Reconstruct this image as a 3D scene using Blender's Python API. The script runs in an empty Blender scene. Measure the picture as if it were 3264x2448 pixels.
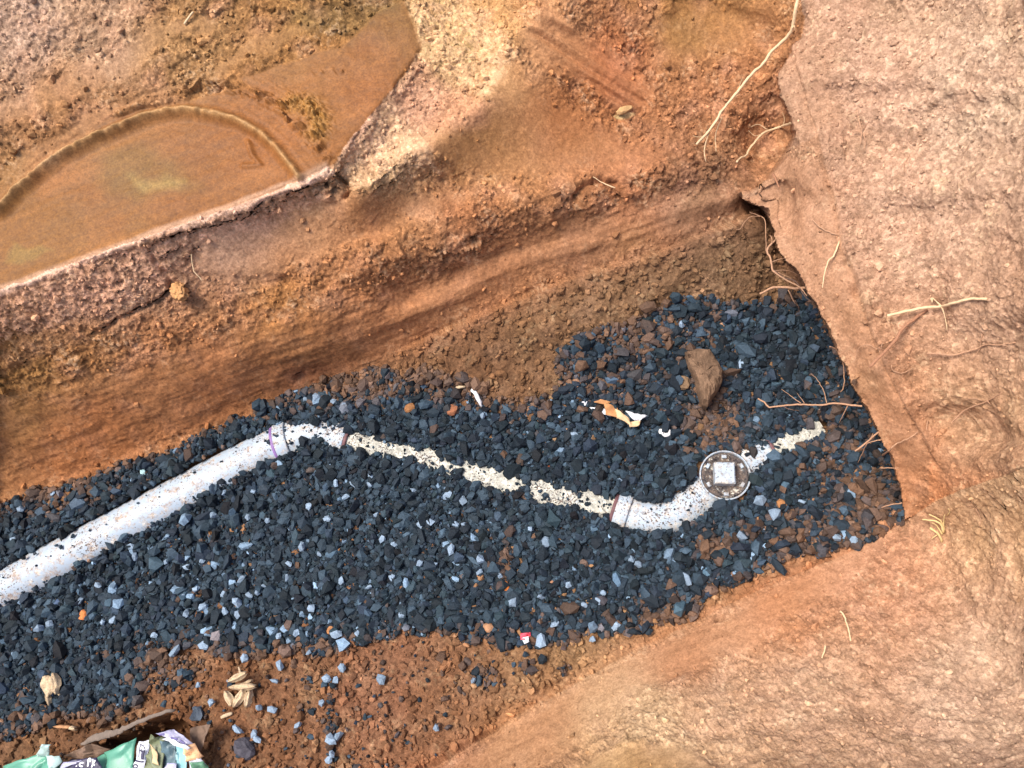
import bpy, math, random, time
import numpy as np
from mathutils import Matrix, Vector
T0 = time.time()
rng = np.random.default_rng(7)
random.seed(7)
S = bpy.context.scene
COL = S.collection

# ------------------------------------------------------------------ camera, sky, sun, exposure
FPX, CX, CY, CAMH = 2466.0, 1632.0, 1224.0, 2.0          # photo pixels, metres above the trench floor
_d = np.array([318.0, -776.0, -FPX]); _d /= np.linalg.norm(_d)   # straight down, seen in camera axes
_z = -_d
_x = np.array([1.0, 0, 0]); _x = _x - _x.dot(_z)*_z; _x /= np.linalg.norm(_x)
_y = np.cross(_z, _x)
RW = np.array([_x, _y, _z])                               # world <- camera
cd = bpy.data.cameras.new('camera'); cam = bpy.data.objects.new('camera', cd); COL.objects.link(cam)
cd.sensor_width = 36; cd.lens = 36*FPX/3264; cd.clip_start = .02; cd.clip_end = 200
cam.matrix_world = Matrix.Translation((0, 0, CAMH)) @ Matrix([list(r) for r in RW]).to_4x4()
S.camera = cam

SUN_EL, SUN_AZ = math.radians(66), math.radians(165)      # azimuth counted from +X towards +Y
w = bpy.data.worlds.new('World'); S.world = w; w.use_nodes = True
nt = w.node_tree; bg = nt.nodes['Background']
sk = nt.nodes.new('ShaderNodeTexSky'); sk.sky_type = 'NISHITA'; sk.sun_disc = False
sk.sun_elevation = SUN_EL; sk.sun_rotation = math.radians(90) - SUN_AZ
sk.air_density = 1.0; sk.dust_density = 4.0; sk.ozone_density = 1.0
nt.links.new(sk.outputs[0], bg.inputs[0]); bg.inputs[1].default_value = .11
sl = bpy.data.lights.new('sun', 'SUN'); sl.energy = 2.0; sl.angle = math.radians(26); sl.color = (1, .93, .84)
so = bpy.data.objects.new('sun', sl); COL.objects.link(so)
sdir = Vector((math.cos(SUN_AZ)*math.cos(SUN_EL), math.sin(SUN_AZ)*math.cos(SUN_EL), math.sin(SUN_EL)))
so.rotation_euler = sdir.to_track_quat('Z', 'Y').to_euler()
S.view_settings.view_transform = 'Standard'; S.view_settings.look = 'None'
S.view_settings.gamma = 1; S.view_settings.use_curve_mapping = False
S.view_settings.exposure = 1.15

# ------------------------------------------------------------------ maths helpers
def rays(u, v):
    c = np.stack([(u-CX)/FPX, -(v-CY)/FPX, -np.ones_like(u)], -1)
    return c @ RW.T
def at(u, v, z):
    u = np.asarray(u, float); v = np.asarray(v, float); z = np.asarray(z, float)
    r = rays(u, v)
    t = (z-CAMH)/r[..., 2]
    p = r*t[..., None]; p[..., 2] += CAMH
    return p
def lin(c):
    c = np.asarray(c, float)/255.
    return np.where(c <= .04045, c/12.92, ((c+.055)/1.055)**2.4)

def _hash(ix, iy, iz, s):
    h = (ix.astype(np.uint32)*np.uint32(374761393) + iy.astype(np.uint32)*np.uint32(668265263)
         + iz.astype(np.uint32)*np.uint32(2147483647) + np.uint32((s*974711+12345) & 0xffffffff))
    h = (h ^ (h >> np.uint32(13)))*np.uint32(1274126177)
    h = (h ^ (h >> np.uint32(15)))*np.uint32(2246822519)
    return h ^ (h >> np.uint32(16))
def perlin(P, seed=0):
    P = P.astype(np.float32); I = np.floor(P).astype(np.int32); f = P-I
    w_ = f*f*f*(f*(f*6-15)+10)
    out = 0
    for a in (0, 1):
        wa = w_[:, 0] if a else 1-w_[:, 0]
        for b in (0, 1):
            wb = w_[:, 1] if b else 1-w_[:, 1]
            for c in (0, 1):
                wc = w_[:, 2] if c else 1-w_[:, 2]
                h = _hash(I[:, 0]+a, I[:, 1]+b, I[:, 2]+c, seed)
                g = ((h & 255).astype(np.float32)/127.5-1)*(f[:, 0]-a) \
                    + (((h >> 8) & 255).astype(np.float32)/127.5-1)*(f[:, 1]-b) \
                    + (((h >> 16) & 255).astype(np.float32)/127.5-1)*(f[:, 2]-c)
                out = out + wa*wb*wc*g
    return out*1.1
def fbm(P, seed=0, oct=3):
    o = 0; a = 1
    for k in range(oct):
        o = o + a*perlin(P*2**k, seed+k*17); a *= .5
    return o
def facet(P, seed=0, tilt=1.0):
    """broken clod relief: every Voronoi cell is a tilted flat of its own height"""
    P = P.astype(np.float32); I = np.floor(P).astype(np.int32); f = P-I
    best = np.full(len(P), 9, np.float32); val = np.zeros(len(P), np.float32)
    for a in (-1, 0, 1):
        for b in (-1, 0, 1):
            for c in (-1, 0, 1):
                h = _hash(I[:, 0]+a, I[:, 1]+b, I[:, 2]+c, seed)
                h2 = _hash(I[:, 0]+a, I[:, 1]+b, I[:, 2]+c, seed+91)
                dx = f[:, 0]-a-(h & 255)/np.float32(255); dy = f[:, 1]-b-((h >> 8) & 255)/np.float32(255)
                dz = f[:, 2]-c-((h >> 16) & 255)/np.float32(255)
                d = dx*dx+dy*dy+dz*dz
                vv = (h2 >> 24)/np.float32(255)-.5 + tilt*(((h2 & 255)/np.float32(127.5)-1)*dx
                     + (((h2 >> 8) & 255)/np.float32(127.5)-1)*dy + (((h2 >> 16) & 255)/np.float32(127.5)-1)*dz)
                m = d < best
                best = np.where(m, d, best); val = np.where(m, vv, val)
    return val, np.sqrt(best)
def line_dist(u, v, L):
    """distance to polyline, value of the extra columns at the nearest point, signed side"""
    L = np.asarray(L, float); best = np.full(u.shape, 1e18); val = np.zeros(u.shape); side = np.zeros(u.shape)
    for i in range(len(L)-1):
        x0, y0 = L[i, :2]; ex, ey = L[i+1, :2]-L[i, :2]; q = ex*ex+ey*ey+1e-9
        t = np.clip(((u-x0)*ex+(v-y0)*ey)/q, 0, 1)
        dx = u-x0-t*ex; dy = v-y0-t*ey; d = dx*dx+dy*dy
        m = d < best; best = np.where(m, d, best)
        if L.shape[1] > 2: val = np.where(m, L[i, 2]+t*(L[i+1, 2]-L[i, 2]), val)
        side = np.where(m, np.sign(ex*dy-ey*dx), side)
    return np.sqrt(best), val, side
def inside(u, v, poly):
    p = np.asarray(poly, float)[:, :2]; r = np.zeros(u.shape, bool); j = len(p)-1
    for i in range(len(p)):
        (xi, yi), (xj, yj) = p[i], p[j]
        if yi != yj:
            r ^= ((yi > v) != (yj > v)) & (u < (xj-xi)*(v-yi)/(yj-yi)+xi)
        j = i
    return r
def soft_poly(u, v, poly, soft):
    p = np.asarray(poly, float); out = np.zeros(u.shape)
    m = (u > p[:, 0].min()-2*soft) & (u < p[:, 0].max()+2*soft) & (v > p[:, 1].min()-2*soft) & (v < p[:, 1].max()+2*soft)
    if not m.any(): return out
    uu, vv = u[m], v[m]
    d, _, _ = line_dist(uu, vv, np.vstack([p, p[:1]]))
    sd = np.where(inside(uu, vv, p), d, -d)
    t = np.clip(.5+sd/(2*soft), 0, 1)
    out[m] = t*t*(3-2*t)
    return out
def idw(u, v, lines, p=1.0):
    num = 0; den = 0
    for L in lines:
        d, z, _ = line_dist(u, v, L); k = 1/(d+.5)**p
        num = num+k*z; den = den+k
    return num/den

# ------------------------------------------------------------------ the dug ground: lines that shape it (photo pixels, height m)
LIP = [(-900,1300,.5),(-300,1040,.5),(0,922,.5),(300,812,.5),(500,742,.5),(640,700,.5),(760,655,.5),(950,580,.5),(1050,530,.5),
       (1100,470,.5),(1150,405,.5),(1250,285,.5),(1345,155,.5),(1330,90,.51),(1290,0,.52),(1240,-150,.53),(1150,-700,.55)]
BANKFOOT = [(-900,960,.515),(-300,760,.515),(0,630,.515),(150,520,.515),(300,430,.515),(600,320,.515),(760,262,.515),(900,210,.515),(1100,110,.515),(1240,-150,.53),(1150,-700,.55)]
BANKTOP = [(-900,100,.68),(0,-100,.68),(700,-350,.66),(1150,-700,.6)]
FOOT = [(-900,1960,.012),(0,1590,.012),(300,1500,.012),(600,1395,.012),(850,1280,.015),(1000,1225,.03),(1300,1105,.06),(1560,985,.085),
        (1800,890,.105),(2100,800,.12),(2300,720,.11),(2440,660,.09)]
EDGE = [(2620,-700,.52),(2600,-200,.48),(2565,0,.455),(2572,60,.45),(2560,120,.44),(2500,190,.43),(2478,250,.415),(2490,310,.40),(2520,370,.38),
        (2530,430,.35),(2500,480,.32),(2440,560,.27),(2355,625,.22),(2440,650,.235),(2462,720,.25),(2482,800,.26),(2545,880,.265),(2590,960,.265),
        (2640,1040,.26),(2680,1140,.25),(2715,1225,.24),(2770,1310,.22),(2810,1400,.19),(2850,1480,.15),(2870,1560,.12),(2885,1660,.07)]
EDGE_LOW = [(2620,-700,.52),(2600,-200,.47),(2565,0,.435),(2572,60,.42),(2560,120,.39),(2500,190,.345),(2478,250,.31),(2490,310,.27),(2520,370,.24),
            (2530,430,.21),(2500,480,.22),(2440,560,.23),(2355,625,.20),(2440,660,.09)]
SLOPETOP = [(1150,-700,.55),(1700,-600,.54),(2200,-500,.5),(2620,-700,.52)]
SHOULDER = [(1140,610,.462),(1250,520,.465),(1420,420,.46),(1540,300,.475)]
CREST = [(1345,155,.5),(1560,160,.49),(1720,40,.49),(1900,-60,.49)]
MIDWALL = [(1150,780,.33),(1500,650,.335),(1900,570,.29),(2250,500,.26)]
LOWWALL = [(1300,960,.17),(1600,840,.18),(1900,740,.19),(2200,660,.19),(2380,620,.19)]
MIDFLOOR = [(-900,2400,0),(0,2000,0),(1000,1720,0),(2000,1450,0),(2600,1250,0)]
EDGE_FLOOR = [(2440,660,.09),(2482,800,.03),(2590,960,.01),(2715,1225,.01),(2810,1400,.01),(2870,1560,.03),(2885,1660,.06)]
NEARFOOT = [(2885,1660,.06),(2700,1765,.05),(2400,1890,.045),(2000,2085,.05),(1700,2255,.06),(1380,2448,.07),(900,2800,.1),(-900,3200,.12)]
NEARTOP = [(900,3200,.5),(1700,2900,.58),(2200,2700,.6),(2800,2650,.64),(3264,2600,.66),(4160,2400,.75)]
CORNER = [(2885,1660,.07),(2960,1612,.17),(3060,1562,.30),(3264,1490,.53),(3600,1380,.68),(4160,1250,.8)]
RIDGE = [(2600,420,.42),(2640,560,.37),(2690,800,.345),(2760,1000,.34),(2810,1150,.33),(2890,1300,.30),(2960,1430,.25)]
RIGHT = [(3500,-700,.9),(3480,300,.80),(3430,900,.74),(3600,1380,.68)]

def axis(lo, hi, a, b, fine, coarse):
    return np.concatenate([np.linspace(lo, a, int((a-lo)/coarse), endpoint=False), np.arange(a, b, fine), np.linspace(b, hi, int((hi-b)/coarse)+1)])
UU = axis(-900, 4160, -30, 3300, 3.7, 22)
VV = axis(-700, 3200, -30, 2480, 3.7, 22)
GU, GV = np.meshgrid(UU, VV); NH, NW = GU.shape
U = GU.ravel(); V = GV.ravel(); N = U.size

bench_poly = [p[:2] for p in LIP] + [(-900, -700)]
bank_poly = [p[:2] for p in BANKFOOT] + [(-900, -700)]
end_poly = [p[:2] for p in EDGE] + [p[:2] for p in CORNER[1:]] + [(4160, -700)]
floor_poly = [p[:2] for p in FOOT] + [p[:2] for p in EDGE_FLOOR[1:]] + [p[:2] for p in NEARFOOT[1:]]
near_poly = [p[:2] for p in NEARFOOT] + [(-900, 3300), (4160, 3300)] + [p[:2] for p in CORNER[::-1]]
# ragged rim on the end wall: wobble the lookup a little
q2 = np.stack([U/60, V/60, np.zeros(N)], 1)
wu = U + 9*fbm(q2, 3, 3); wv = V + 9*fbm(q2, 8, 3)
REG = np.full(N, 1)                       # 0 bench 1 far wall 2 floor 3 near wall 4 end wall
REG[inside(wu, wv, bench_poly)] = 0
REG[inside(U, V, floor_poly)] = 2
REG[inside(U, V, near_poly)] = 3
REG[inside(wu, wv, end_poly)] = 4
Z = np.zeros(N)
bank = inside(U, V, bank_poly)
def fill(m, lines, p=1.0): Z[m] = idw(U[m], V[m], lines, p)
fill((REG == 0) & ~bank, [LIP, BANKFOOT]); fill((REG == 0) & bank, [BANKFOOT, BANKTOP])
fill(REG == 1, [LIP, FOOT, EDGE_LOW, SLOPETOP, CREST, MIDWALL, LOWWALL, SHOULDER], 1.35)
fill(REG == 2, [FOOT, MIDFLOOR, EDGE_FLOOR, NEARFOOT], 1.5)
fill(REG == 3, [NEARFOOT, CORNER, NEARTOP]); fill(REG == 4, [EDGE, RIDGE, CORNER, RIGHT], 1.2)
ISEND = (REG == 4).reshape(NH, NW)
def boxblur(A, r):
    for ax in (0, 1):
        c = np.cumsum(np.concatenate([np.zeros_like(np.take(A, [0], ax)), A], ax), ax); n = A.shape[ax]
        hi = np.clip(np.arange(n)+r+1, 0, n); lo = np.clip(np.arange(n)-r, 0, n)
        A = np.take(c, hi, ax)-np.take(c, lo, ax)
    return A
def mblur(A, r, it=2):
    out = A.copy()
    for m in (ISEND, ~ISEND):
        B = A.copy(); wgt = m.astype(float)
        for _ in range(it):
            B = boxblur(B*wgt, r)/np.maximum(boxblur(wgt, r), 1e-6)
        out[m] = B[m]
    return out
Zg = mblur(Z.reshape(NH, NW), 6)
def fullblur(A, r, it=2):
    o_ = np.ones_like(A)
    for _ in range(it): A = boxblur(A, r)/boxblur(o_, r)
    return A
dE_, _, _ = line_dist(GU, GV, [p for p in EDGE if p[1] >= 210]); dK_, _, _ = line_dist(GU, GV, CORNER); dT_, _, _ = line_dist(GU, GV, [p for p in EDGE if p[1] <= 120])
kb = np.maximum(np.clip(1.6-dK_/90, 0, 1), np.clip(1.6-dT_/90, 0, 1))*np.clip((dE_-15)/50, 0, 1)
Zg = Zg*(1-kb)+fullblur(Zg, 9)*kb
kf = np.clip(1.5-line_dist(GU, GV, [p for p in FOOT if p[0] >= 1300])[0]/90, 0, 1)*np.clip((dE_-25)/50, 0, 1)
Zg = Zg*(1-kf)+fullblur(Zg, 16)*kf
P0 = at(GU, GV, Zg)
def grid_normals(P):
    du = np.zeros_like(P); dv = np.zeros_like(P)
    du[:, 1:-1] = P[:, 2:]-P[:, :-2]; du[:, 0] = P[:, 1]-P[:, 0]; du[:, -1] = P[:, -1]-P[:, -2]
    dv[1:-1] = P[2:]-P[:-2]; dv[0] = P[1]-P[0]; dv[-1] = P[-1]-P[-2]
    # one-sided where the neighbour lies across the undercut rim
    e = ISEND
    jl = np.zeros_like(e); jl[:, 1:] = e[:, 1:] != e[:, :-1]; jr = np.zeros_like(e); jr[:, :-1] = jl[:, 1:]
    ju = np.zeros_like(e); ju[1:] = e[1:] != e[:-1]; jd = np.zeros_like(e); jd[:-1] = ju[1:]
    R = np.roll
    m = jl & ~jr; du[m] = (R(P, -1, 1)-P)[m]; m = jr & ~jl; du[m] = (P-R(P, 1, 1))[m]
    m = ju & ~jd; dv[m] = (R(P, -1, 0)-P)[m]; m = jd & ~ju; dv[m] = (P-R(P, 1, 0))[m]
    n = np.cross(dv, du); n /= np.linalg.norm(n, axis=-1, keepdims=True)+1e-12
    n[n[..., 2] < -.2] *= -1
    return n
N0 = grid_normals(P0)
print('base', time.time()-T0)
PF = P0.reshape(-1, 3)
tdir = at(2440, 660, 0)-at(0, 1590, 0); tdir /= np.linalg.norm(tdir)
pdir = np.array([-tdir[1], tdir[0], 0])
sT = PF @ tdir; sP = PF @ pdir; sZ = PF[:, 2]

# ---- how broken or smeared the clay is
wn = fbm(PF*9, 31, 3)
wu = U+45*wn; wv = V+45*fbm(PF*9, 57, 3)
rough = np.full(N, .85)
def smooth_zone(poly, to, soft=25):
    global rough
    k = soft_poly(wu, wv, poly, soft); rough = rough*(1-k)+to*k
def sharp_zone(poly, to, soft=6):
    global rough
    k = soft_poly(U+8*wn, V+8*wn, poly, soft); rough = rough*(1-k)+to*k
smooth_zone([(-900,1990),(0,1600),(850,1290),(1300,1110),(1800,850),(2400,690),(2330,600),(1800,700),(1200,960),(700,1090),(0,1290),(-900,1650)], .28, 60)
smooth_zone([(1560,170),(1700,250),(1900,400),(2080,500),(1900,560),(1500,560),(1300,470),(1560,330)], .16, 55)
smooth_zone([(1640,100),(1760,30),(2100,280),(2020,340),(1700,200)], .25)
smooth_zone([(2180,0),(2500,0),(2350,150),(2120,200),(2060,90)], .3, 40)
smooth_zone([(640,760),(1000,640),(1250,640),(1500,620),(1200,760),(700,900),(600,880)], .3, 30)
sharp_zone([(-900,1310),(0,925),(500,745),(950,585),(1050,530),(1150,405),(1250,285),(1345,155),(1290,0),(1200,40),(1080,150),(760,250),(860,320),(960,420),(880,340),(780,280),(640,310),(450,350),(250,420),(100,500),(0,580),(-900,960)], .04)
smooth_zone([(250,390),(500,290),(900,110),(1000,60),(1010,90),(880,170),(620,260),(320,400)], .35, 12)
smooth_zone([(-60,330),(300,200),(640,40),(700,60),(420,230),(0,420)], .4, 16)
smooth_zone([(0,560),(260,400),(420,330),(300,430),(0,620)], .3, 12)
smooth_zone([(2360,640),(2500,500),(2640,560),(2690,800),(2760,1000),(2810,1150),(2890,1300),(2960,1430),(2890,1640),(2800,1380),(2700,1200),(2600,960),(2480,780)], .3, 20)
smooth_zone([(2885,1650),(2650,1790),(2300,1960),(1950,2130),(1500,2400),(1300,2560),(1550,2560),(2000,2220),(2400,2040),(2750,1830)], .12, 25)
smooth_zone([(1850,2448),(1950,2400),(2200,2390),(2290,2420),(2300,2600),(1800,2600)], .1, 12)
smooth_zone([(2480,250),(2560,200),(2640,330),(2600,470),(2520,420)], .45, 30)
rough[REG == 2] = np.minimum(rough[REG == 2], .55)
rough[REG == 3] *= .68; rough[REG == 4] *= .74; rough[REG <= 1] *= .88

disp = np.zeros(N)
# broad lumps
nz = np.where(REG == 2, .3, 1.0)*np.clip(rough*1.4, .25, 1)
disp += .022*nz*fbm(PF*4.5, 5, 3)
fa, _ = facet(PF*np.array([1, 1, 1])*17+.35*np.stack([perlin(PF*30, 61), perlin(PF*30, 62), perlin(PF*30, 63)], 1), 11, .9)
fb, fbd = facet(PF*44, 23, 1.1)
fc, _ = facet(PF*110, 37, 1.1)
patch = np.clip(.55+1.1*fbm(PF*6, 71, 2), 0, 1)
gran = np.where(REG >= 3, .62, 1.0)
disp += rough**1.5*(.010*fa*patch*gran + .0075*fb*(.35+.65*patch)*gran + .0034*fc*np.where(REG >= 3, 1.1, 1.0))
p1 = perlin(PF*70, 80); p2 = perlin(PF*160, 81)
disp += (.0008+np.where(REG == 3, .0012, .0024)*rough)*p1 + (.0004+.0018*rough)*p2
# pits between clods
pit = np.clip(perlin(PF*38, 45)-.42, 0, 1)
disp -= .045*rough**2*pit*gran
# drag streaks of the bucket along the trench
streak = fbm(np.stack([sT*2.2, sP*34, sZ*34], 1), 90, 3); streak2 = fbm(np.stack([sT*5, sP*90, sZ*90], 1), 95, 2)
kst = soft_poly(U, V, [(-900,1990),(0,1600),(850,1290),(1300,1110),(1800,850),(2400,690),(2300,540),(1700,620),(1100,800),(500,1000),(0,1150),(-900,1500)], 70)
kst = np.maximum(kst, .55*soft_poly(U, V, [(2885,1660),(1380,2448),(1500,2800),(2400,2700),(3264,2600),(3300,1700)], 60))
disp += kst*(.0045*streak*np.clip(.5+1.2*perlin(PF*7, 97), 0, 1.3)+.0015*streak2+.006*fbm(PF*14, 98, 3))
# sloping strata in the far wall near its right end
lay = soft_poly(U, V, [(1400,1000),(2400,650),(2350,540),(1900,640),(1400,850)], 50)
disp += lay*.006*perlin(np.stack([sT*3, (sP+.15*sT)*26, sZ*26], 1), 99)
# tooth grooves of the bucket
gdx, gdy = 380/449.4, 240/449.4
gw = -(U-1700)*gdy+(V-60)*gdx; gs = (U-1700)*gdx+(V-60)*gdy
kg = soft_poly(U, V, [(1680,110),(1770,20),(2110,290),(2120,360),(2010,350),(1850,260)], 28)
disp += (REG == 0)*np.clip(1-rough*3, 0, 1)*(.004*fbm(PF*9, 207, 3)+.0012*fbm(np.stack([sT*8, sP*60, sZ*20], 1), 209, 2))
disp += kg*(.018*perlin(np.stack([gs/600, gw/23, gw*0], 1), 101)-.004)
kg2 = soft_poly(U, V, [(1650,150),(1700,120),(2020,360),(2150,440),(2010,470),(1850,400)], 20)
disp += kg2*.011*perlin(np.stack([gs/500, gw/24, gw*0], 1), 103)
# smeared pan on the bench, its rim and the band round it
ARC = [(-300,760),(0,668),(60,600),(130,540),(200,490),(300,440),(380,405),(450,375),(540,352),(600,350),(680,362),(760,385),(830,425),(880,470),(920,520),(955,565)]
d_, _, sd_ = line_dist(U, V, ARC); br = (REG == 0)
jag = .6+.8*np.clip(perlin(PF*60, 111)+.5, 0, 1)
disp += br*(.014*jag*np.exp(-(d_/12)**2)+.0016*(sd_ < 0)*perlin(np.stack([d_/11, sT*2, d_*0], 1), 215)*(d_ < 170) - .012*(sd_ > 0)*np.clip(d_/30, 0, 1)*(d_ < 600)*(1-np.clip((d_-250)/250, 0, 1)*.6))
OUT = [(600,290),(680,262),(740,280),(800,296),(860,320),(905,350),(950,400),(990,440),(1035,495)]
d_, _, sd_ = line_dist(U, V, OUT); cl = np.clip(.3+fb*2.2, 0, 1)
disp += br*(.016*cl*np.exp(-((d_-4)/15)**2))
PUFF = [(930,330),(990,340),(1020,380),(1010,420)]
d_, _, _ = line_dist(U, V, PUFF); disp += br*.014*np.clip(.6+fc+fb, 0, 1.4)*np.exp(-(d_/30)**2)
d_, _, _ = line_dist(U, V, [(785,445),(800,490),(825,520),(770,525)]); disp += br*.007*np.exp(-(d_/9)**2)
d_, _, _ = line_dist(U, V, [(1000,232),(1040,222),(1090,222)]); disp += br*(.006*cl*np.exp(-(d_/9)**2))
# raised scraped rim along the lip
d_, _, sd_ = line_dist(U, V, LIP[:10]); disp += .006*np.exp(-((d_-10)/20)**2)*np.where(sd_ > 0, 1, .6)*(rough < 3)
# jagged break a little below the lip
BRK = [(150,850),(230,835),(330,815),(420,790),(520,765),(640,720),(700,715),(790,690),(840,625),(880,612),(980,590)]
d_, _, sd_ = line_dist(U+14*wn, V+20*wn, BRK); disp -= .011*np.clip(sd_*d_/18+.5, 0, 1)*np.clip(1-d_/160, 0, 1)*(REG == 1)
# crack with a clod pushed out
d_, _, sd_ = line_dist(U+10*wn, V+10*wn, [(480,810),(500,850),(530,880),(545,915),(520,950),(470,975),(410,1005),(350,1045),(300,1070)])
disp -= .022*np.clip(.5+1.3*perlin(PF*14, 126), .1, 1)*np.exp(-(d_/9)**2)+.03*np.clip(sd_*d_/10, 0, 1)*np.exp(-(d_/70)**2)*0
disp += .02*np.exp(-(((U-570)/28)**2+((V-928)/18)**2))*(1+fb)
# socket of a fallen clod, hollow under the nose of the end wall
d_, _, _ = line_dist(U, V, [(1075,560),(1100,580),(1108,605),(1095,630)]); disp -= .03*np.exp(-(d_/8)**2)
disp += .014*(1+1.5*fb)*np.exp(-(((U-1055)/28)**2+((V-612)/32)**2))
d_, _, sd_ = line_dist(U+10*wn, V, [(1830,630),(1870,590),(1920,570),(1960,585)]); disp -= .02*np.exp(-(d_/12)**2)
for (a, b, ru, rv, h) in [(2430,440,75,110,-.05),(2440,640,70,60,-.03),(1510,760,11,10,-.03),(900,900,40,22,-.02),(960,1205,16,10,-.02),(1860,935,30,14,-.014),(2640,900,30,25,.0),
                          (2730,930,22,18,-.015),(2480,1790,1,1,0),(2700,470,10,40,-.012),(2985,1010,40,70,-.02),(3020,1330,110,50,-.035),(3140,1390,120,40,-.025),(2930,290,60,30,-.02),(2650,250,30,60,.0),
                          (455,2345,120,34,-.085),(660,2370,30,70,-.05),(840,2385,60,40,-.02),(2290,1970,14,7,-.02)]:
    disp += h*np.exp(-(((U-a)/ru)**2+((V-b)/rv)**2))
dKf = line_dist(U, V, CORNER)[0]
kn3 = np.clip(rough*1.6, .2, 1)
# stepped face of the end wall
d_, _, sd_ = line_dist(U+16*wn, V+16*wn, RIDGE); stp = np.clip(-sd_*d_/2.2+.5, 0, 1)*np.clip(1-d_/420, 0, 1)
disp += .022*np.clip(dKf/160, 0, 1)*np.clip(.6+1.1*perlin(PF*8, 125), .1, 1.3)*stp*(REG == 4)
disp += .016*(REG == 4)*fbm(PF*6, 120, 2)+(REG >= 3)*.008*fbm(PF*17, 121, 2)*np.where(REG == 3, kn3, 1)
# gravel hollows and clay spill on the floor
disp -= .10*soft_poly(U, V, [(296,2368),(430,2316),(545,2276),(606,2320),(600,2350),(480,2352),(430,2362),(330,2398)], 7)
disp += (REG == 2)*(.03*soft_poly(wu, wv, [(1300,1080),(1560,960),(2100,740),(2440,650),(2480,800),(2400,930),(2180,930),(1900,1040),(1700,1120),(1400,1200)], 60)
                    + .03*soft_poly(wu, wv, [(560,2448),(700,2200),(1000,2150),(1400,2120),(1800,2090),(1600,2300),(1300,2560),(500,2700)], 70)
                    + .012*soft_poly(wu, wv, [(1330,1180),(1900,1150),(1850,1270),(1550,1290)], 40))
for L_, k_ in (([(-800,2282),(0,1848),(700,1470),(960,1375),(1075,1388)], 45), ([(1075,1388),(1960,1622)], 40), ([(1985,1628),(2060,1650),(2130,1645),(2190,1612),(2240,1572)], 50), ([(2240,1572),(2400,1462),(2620,1360)], 40)):
    disp -= (REG == 2)*.03*np.exp(-(line_dist(U, V, L_)[0]/k_)**4)
PG = P0 + N0*disp.reshape(NH, NW)[..., None]
NG = grid_normals(PG)
print('relief', time.time()-T0)
_iu = np.arange(NW); _iv = np.arange(NH)
def surf(u, v, A=None):
    A = PG if A is None else A
    u = np.asarray(u, float); v = np.asarray(v, float)
    x = np.clip(np.interp(u, UU, _iu), 0, NW-1.001); y = np.clip(np.interp(v, VV, _iv), 0, NH-1.001)
    i = x.astype(int); j = y.astype(int); fx = (x-i)[..., None]; fy = (y-j)[..., None]
    return (A[j, i]*(1-fx)+A[j, i+1]*fx)*(1-fy)+(A[j+1, i]*(1-fx)+A[j+1, i+1]*fx)*fy

# ------------------------------------------------------------------ clay colours
CP = [(100,80,205,168,145),(300,60,190,150,120),(600,100,172,128,84),(200,330,168,120,80),(1000,60,165,120,72),(1250,60,140,102,60),(1150,160,154,102,58),(1200,300,166,108,62),
      (400,560,150,102,56),(800,450,160,104,56),(100,780,150,102,50),(700,620,150,98,52),
      (1450,120,218,182,125),(1180,440,208,162,138),(1200,540,206,165,120),(1330,330,205,160,130),(1500,450,174,124,78),(1500,480,170,120,74),(1800,350,158,102,62),(1950,200,168,106,70),(1750,100,196,140,98),
      (1560,60,200,150,100),(2200,60,152,108,64),(2300,300,172,118,82),(2000,600,158,104,70),(1500,700,162,108,74),(1200,700,164,110,70),
      (200,940,190,142,114),(400,900,192,146,118),(700,760,196,152,124),(60,1180,150,106,60),(250,1120,156,108,66),(500,1150,162,108,68),(900,1000,168,114,68),(300,1400,166,106,64),(700,1250,166,108,68),(1200,950,170,114,76),(1600,900,158,108,74),(1900,780,148,104,74),(2200,650,138,102,78),(2350,730,136,96,70),
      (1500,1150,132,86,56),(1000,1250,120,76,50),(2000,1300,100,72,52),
      (2600,700,178,134,110),(2550,300,176,132,106),(2800,300,198,154,130),(3100,300,208,170,146),(2950,700,196,154,130),(3150,1000,194,150,124),(2750,1150,172,124,96),(2850,1400,168,116,86),(3100,1350,186,142,112),(2950,1580,184,118,78),(3200,1600,200,150,108),
      (2500,1950,176,114,74),(2200,2100,172,114,76),(2800,1850,184,126,92),(3100,2200,202,158,130),(2600,2200,198,150,118),(2300,2250,196,148,114),(2080,2340,214,170,130),(2060,2430,170,124,74),(1700,2350,178,124,84),(1400,2250,150,96,64),(900,2300,140,88,58),(600,2200,136,84,52),(1250,2230,156,98,72),(300,2400,130,84,56)]
CP = np.array(CP, float); cl_ = lin(CP[:, 2:])
lum = cl_ @ np.array([.2126, .7152, .0722]); cl_ = cl_*((lum.mean()/lum)**.22)[:, None]
cpg = np.where(inside(CP[:, 0], CP[:, 1], end_poly), 4, np.where(inside(CP[:, 0], CP[:, 1], bench_poly), 0, 1))
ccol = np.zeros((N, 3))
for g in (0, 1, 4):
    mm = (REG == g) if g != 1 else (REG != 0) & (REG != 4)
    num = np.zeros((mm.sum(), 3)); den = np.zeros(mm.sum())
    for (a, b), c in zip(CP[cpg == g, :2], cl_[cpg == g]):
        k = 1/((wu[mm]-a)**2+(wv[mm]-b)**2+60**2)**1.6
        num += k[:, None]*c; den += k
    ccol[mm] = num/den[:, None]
def tint(mask, rgb):
    global ccol
    mask = np.clip(mask, 0, 1)[:, None]; ccol = ccol*(1-mask)+lin(rgb)*mask
tint(.75*soft_poly(U+10*wn, V+10*wn, [(-900,1290),(0,905),(500,725),(940,560),(1040,520),(1060,545),(960,595),(800,655),(640,712),(500,752),(300,830),(0,940),(-900,1330)], 9), (226,186,166))
tint(.6*soft_poly(wu, wv, [(400,545),(470,548),(600,560),(560,585),(440,585)], 22), (214,184,120))
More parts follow.
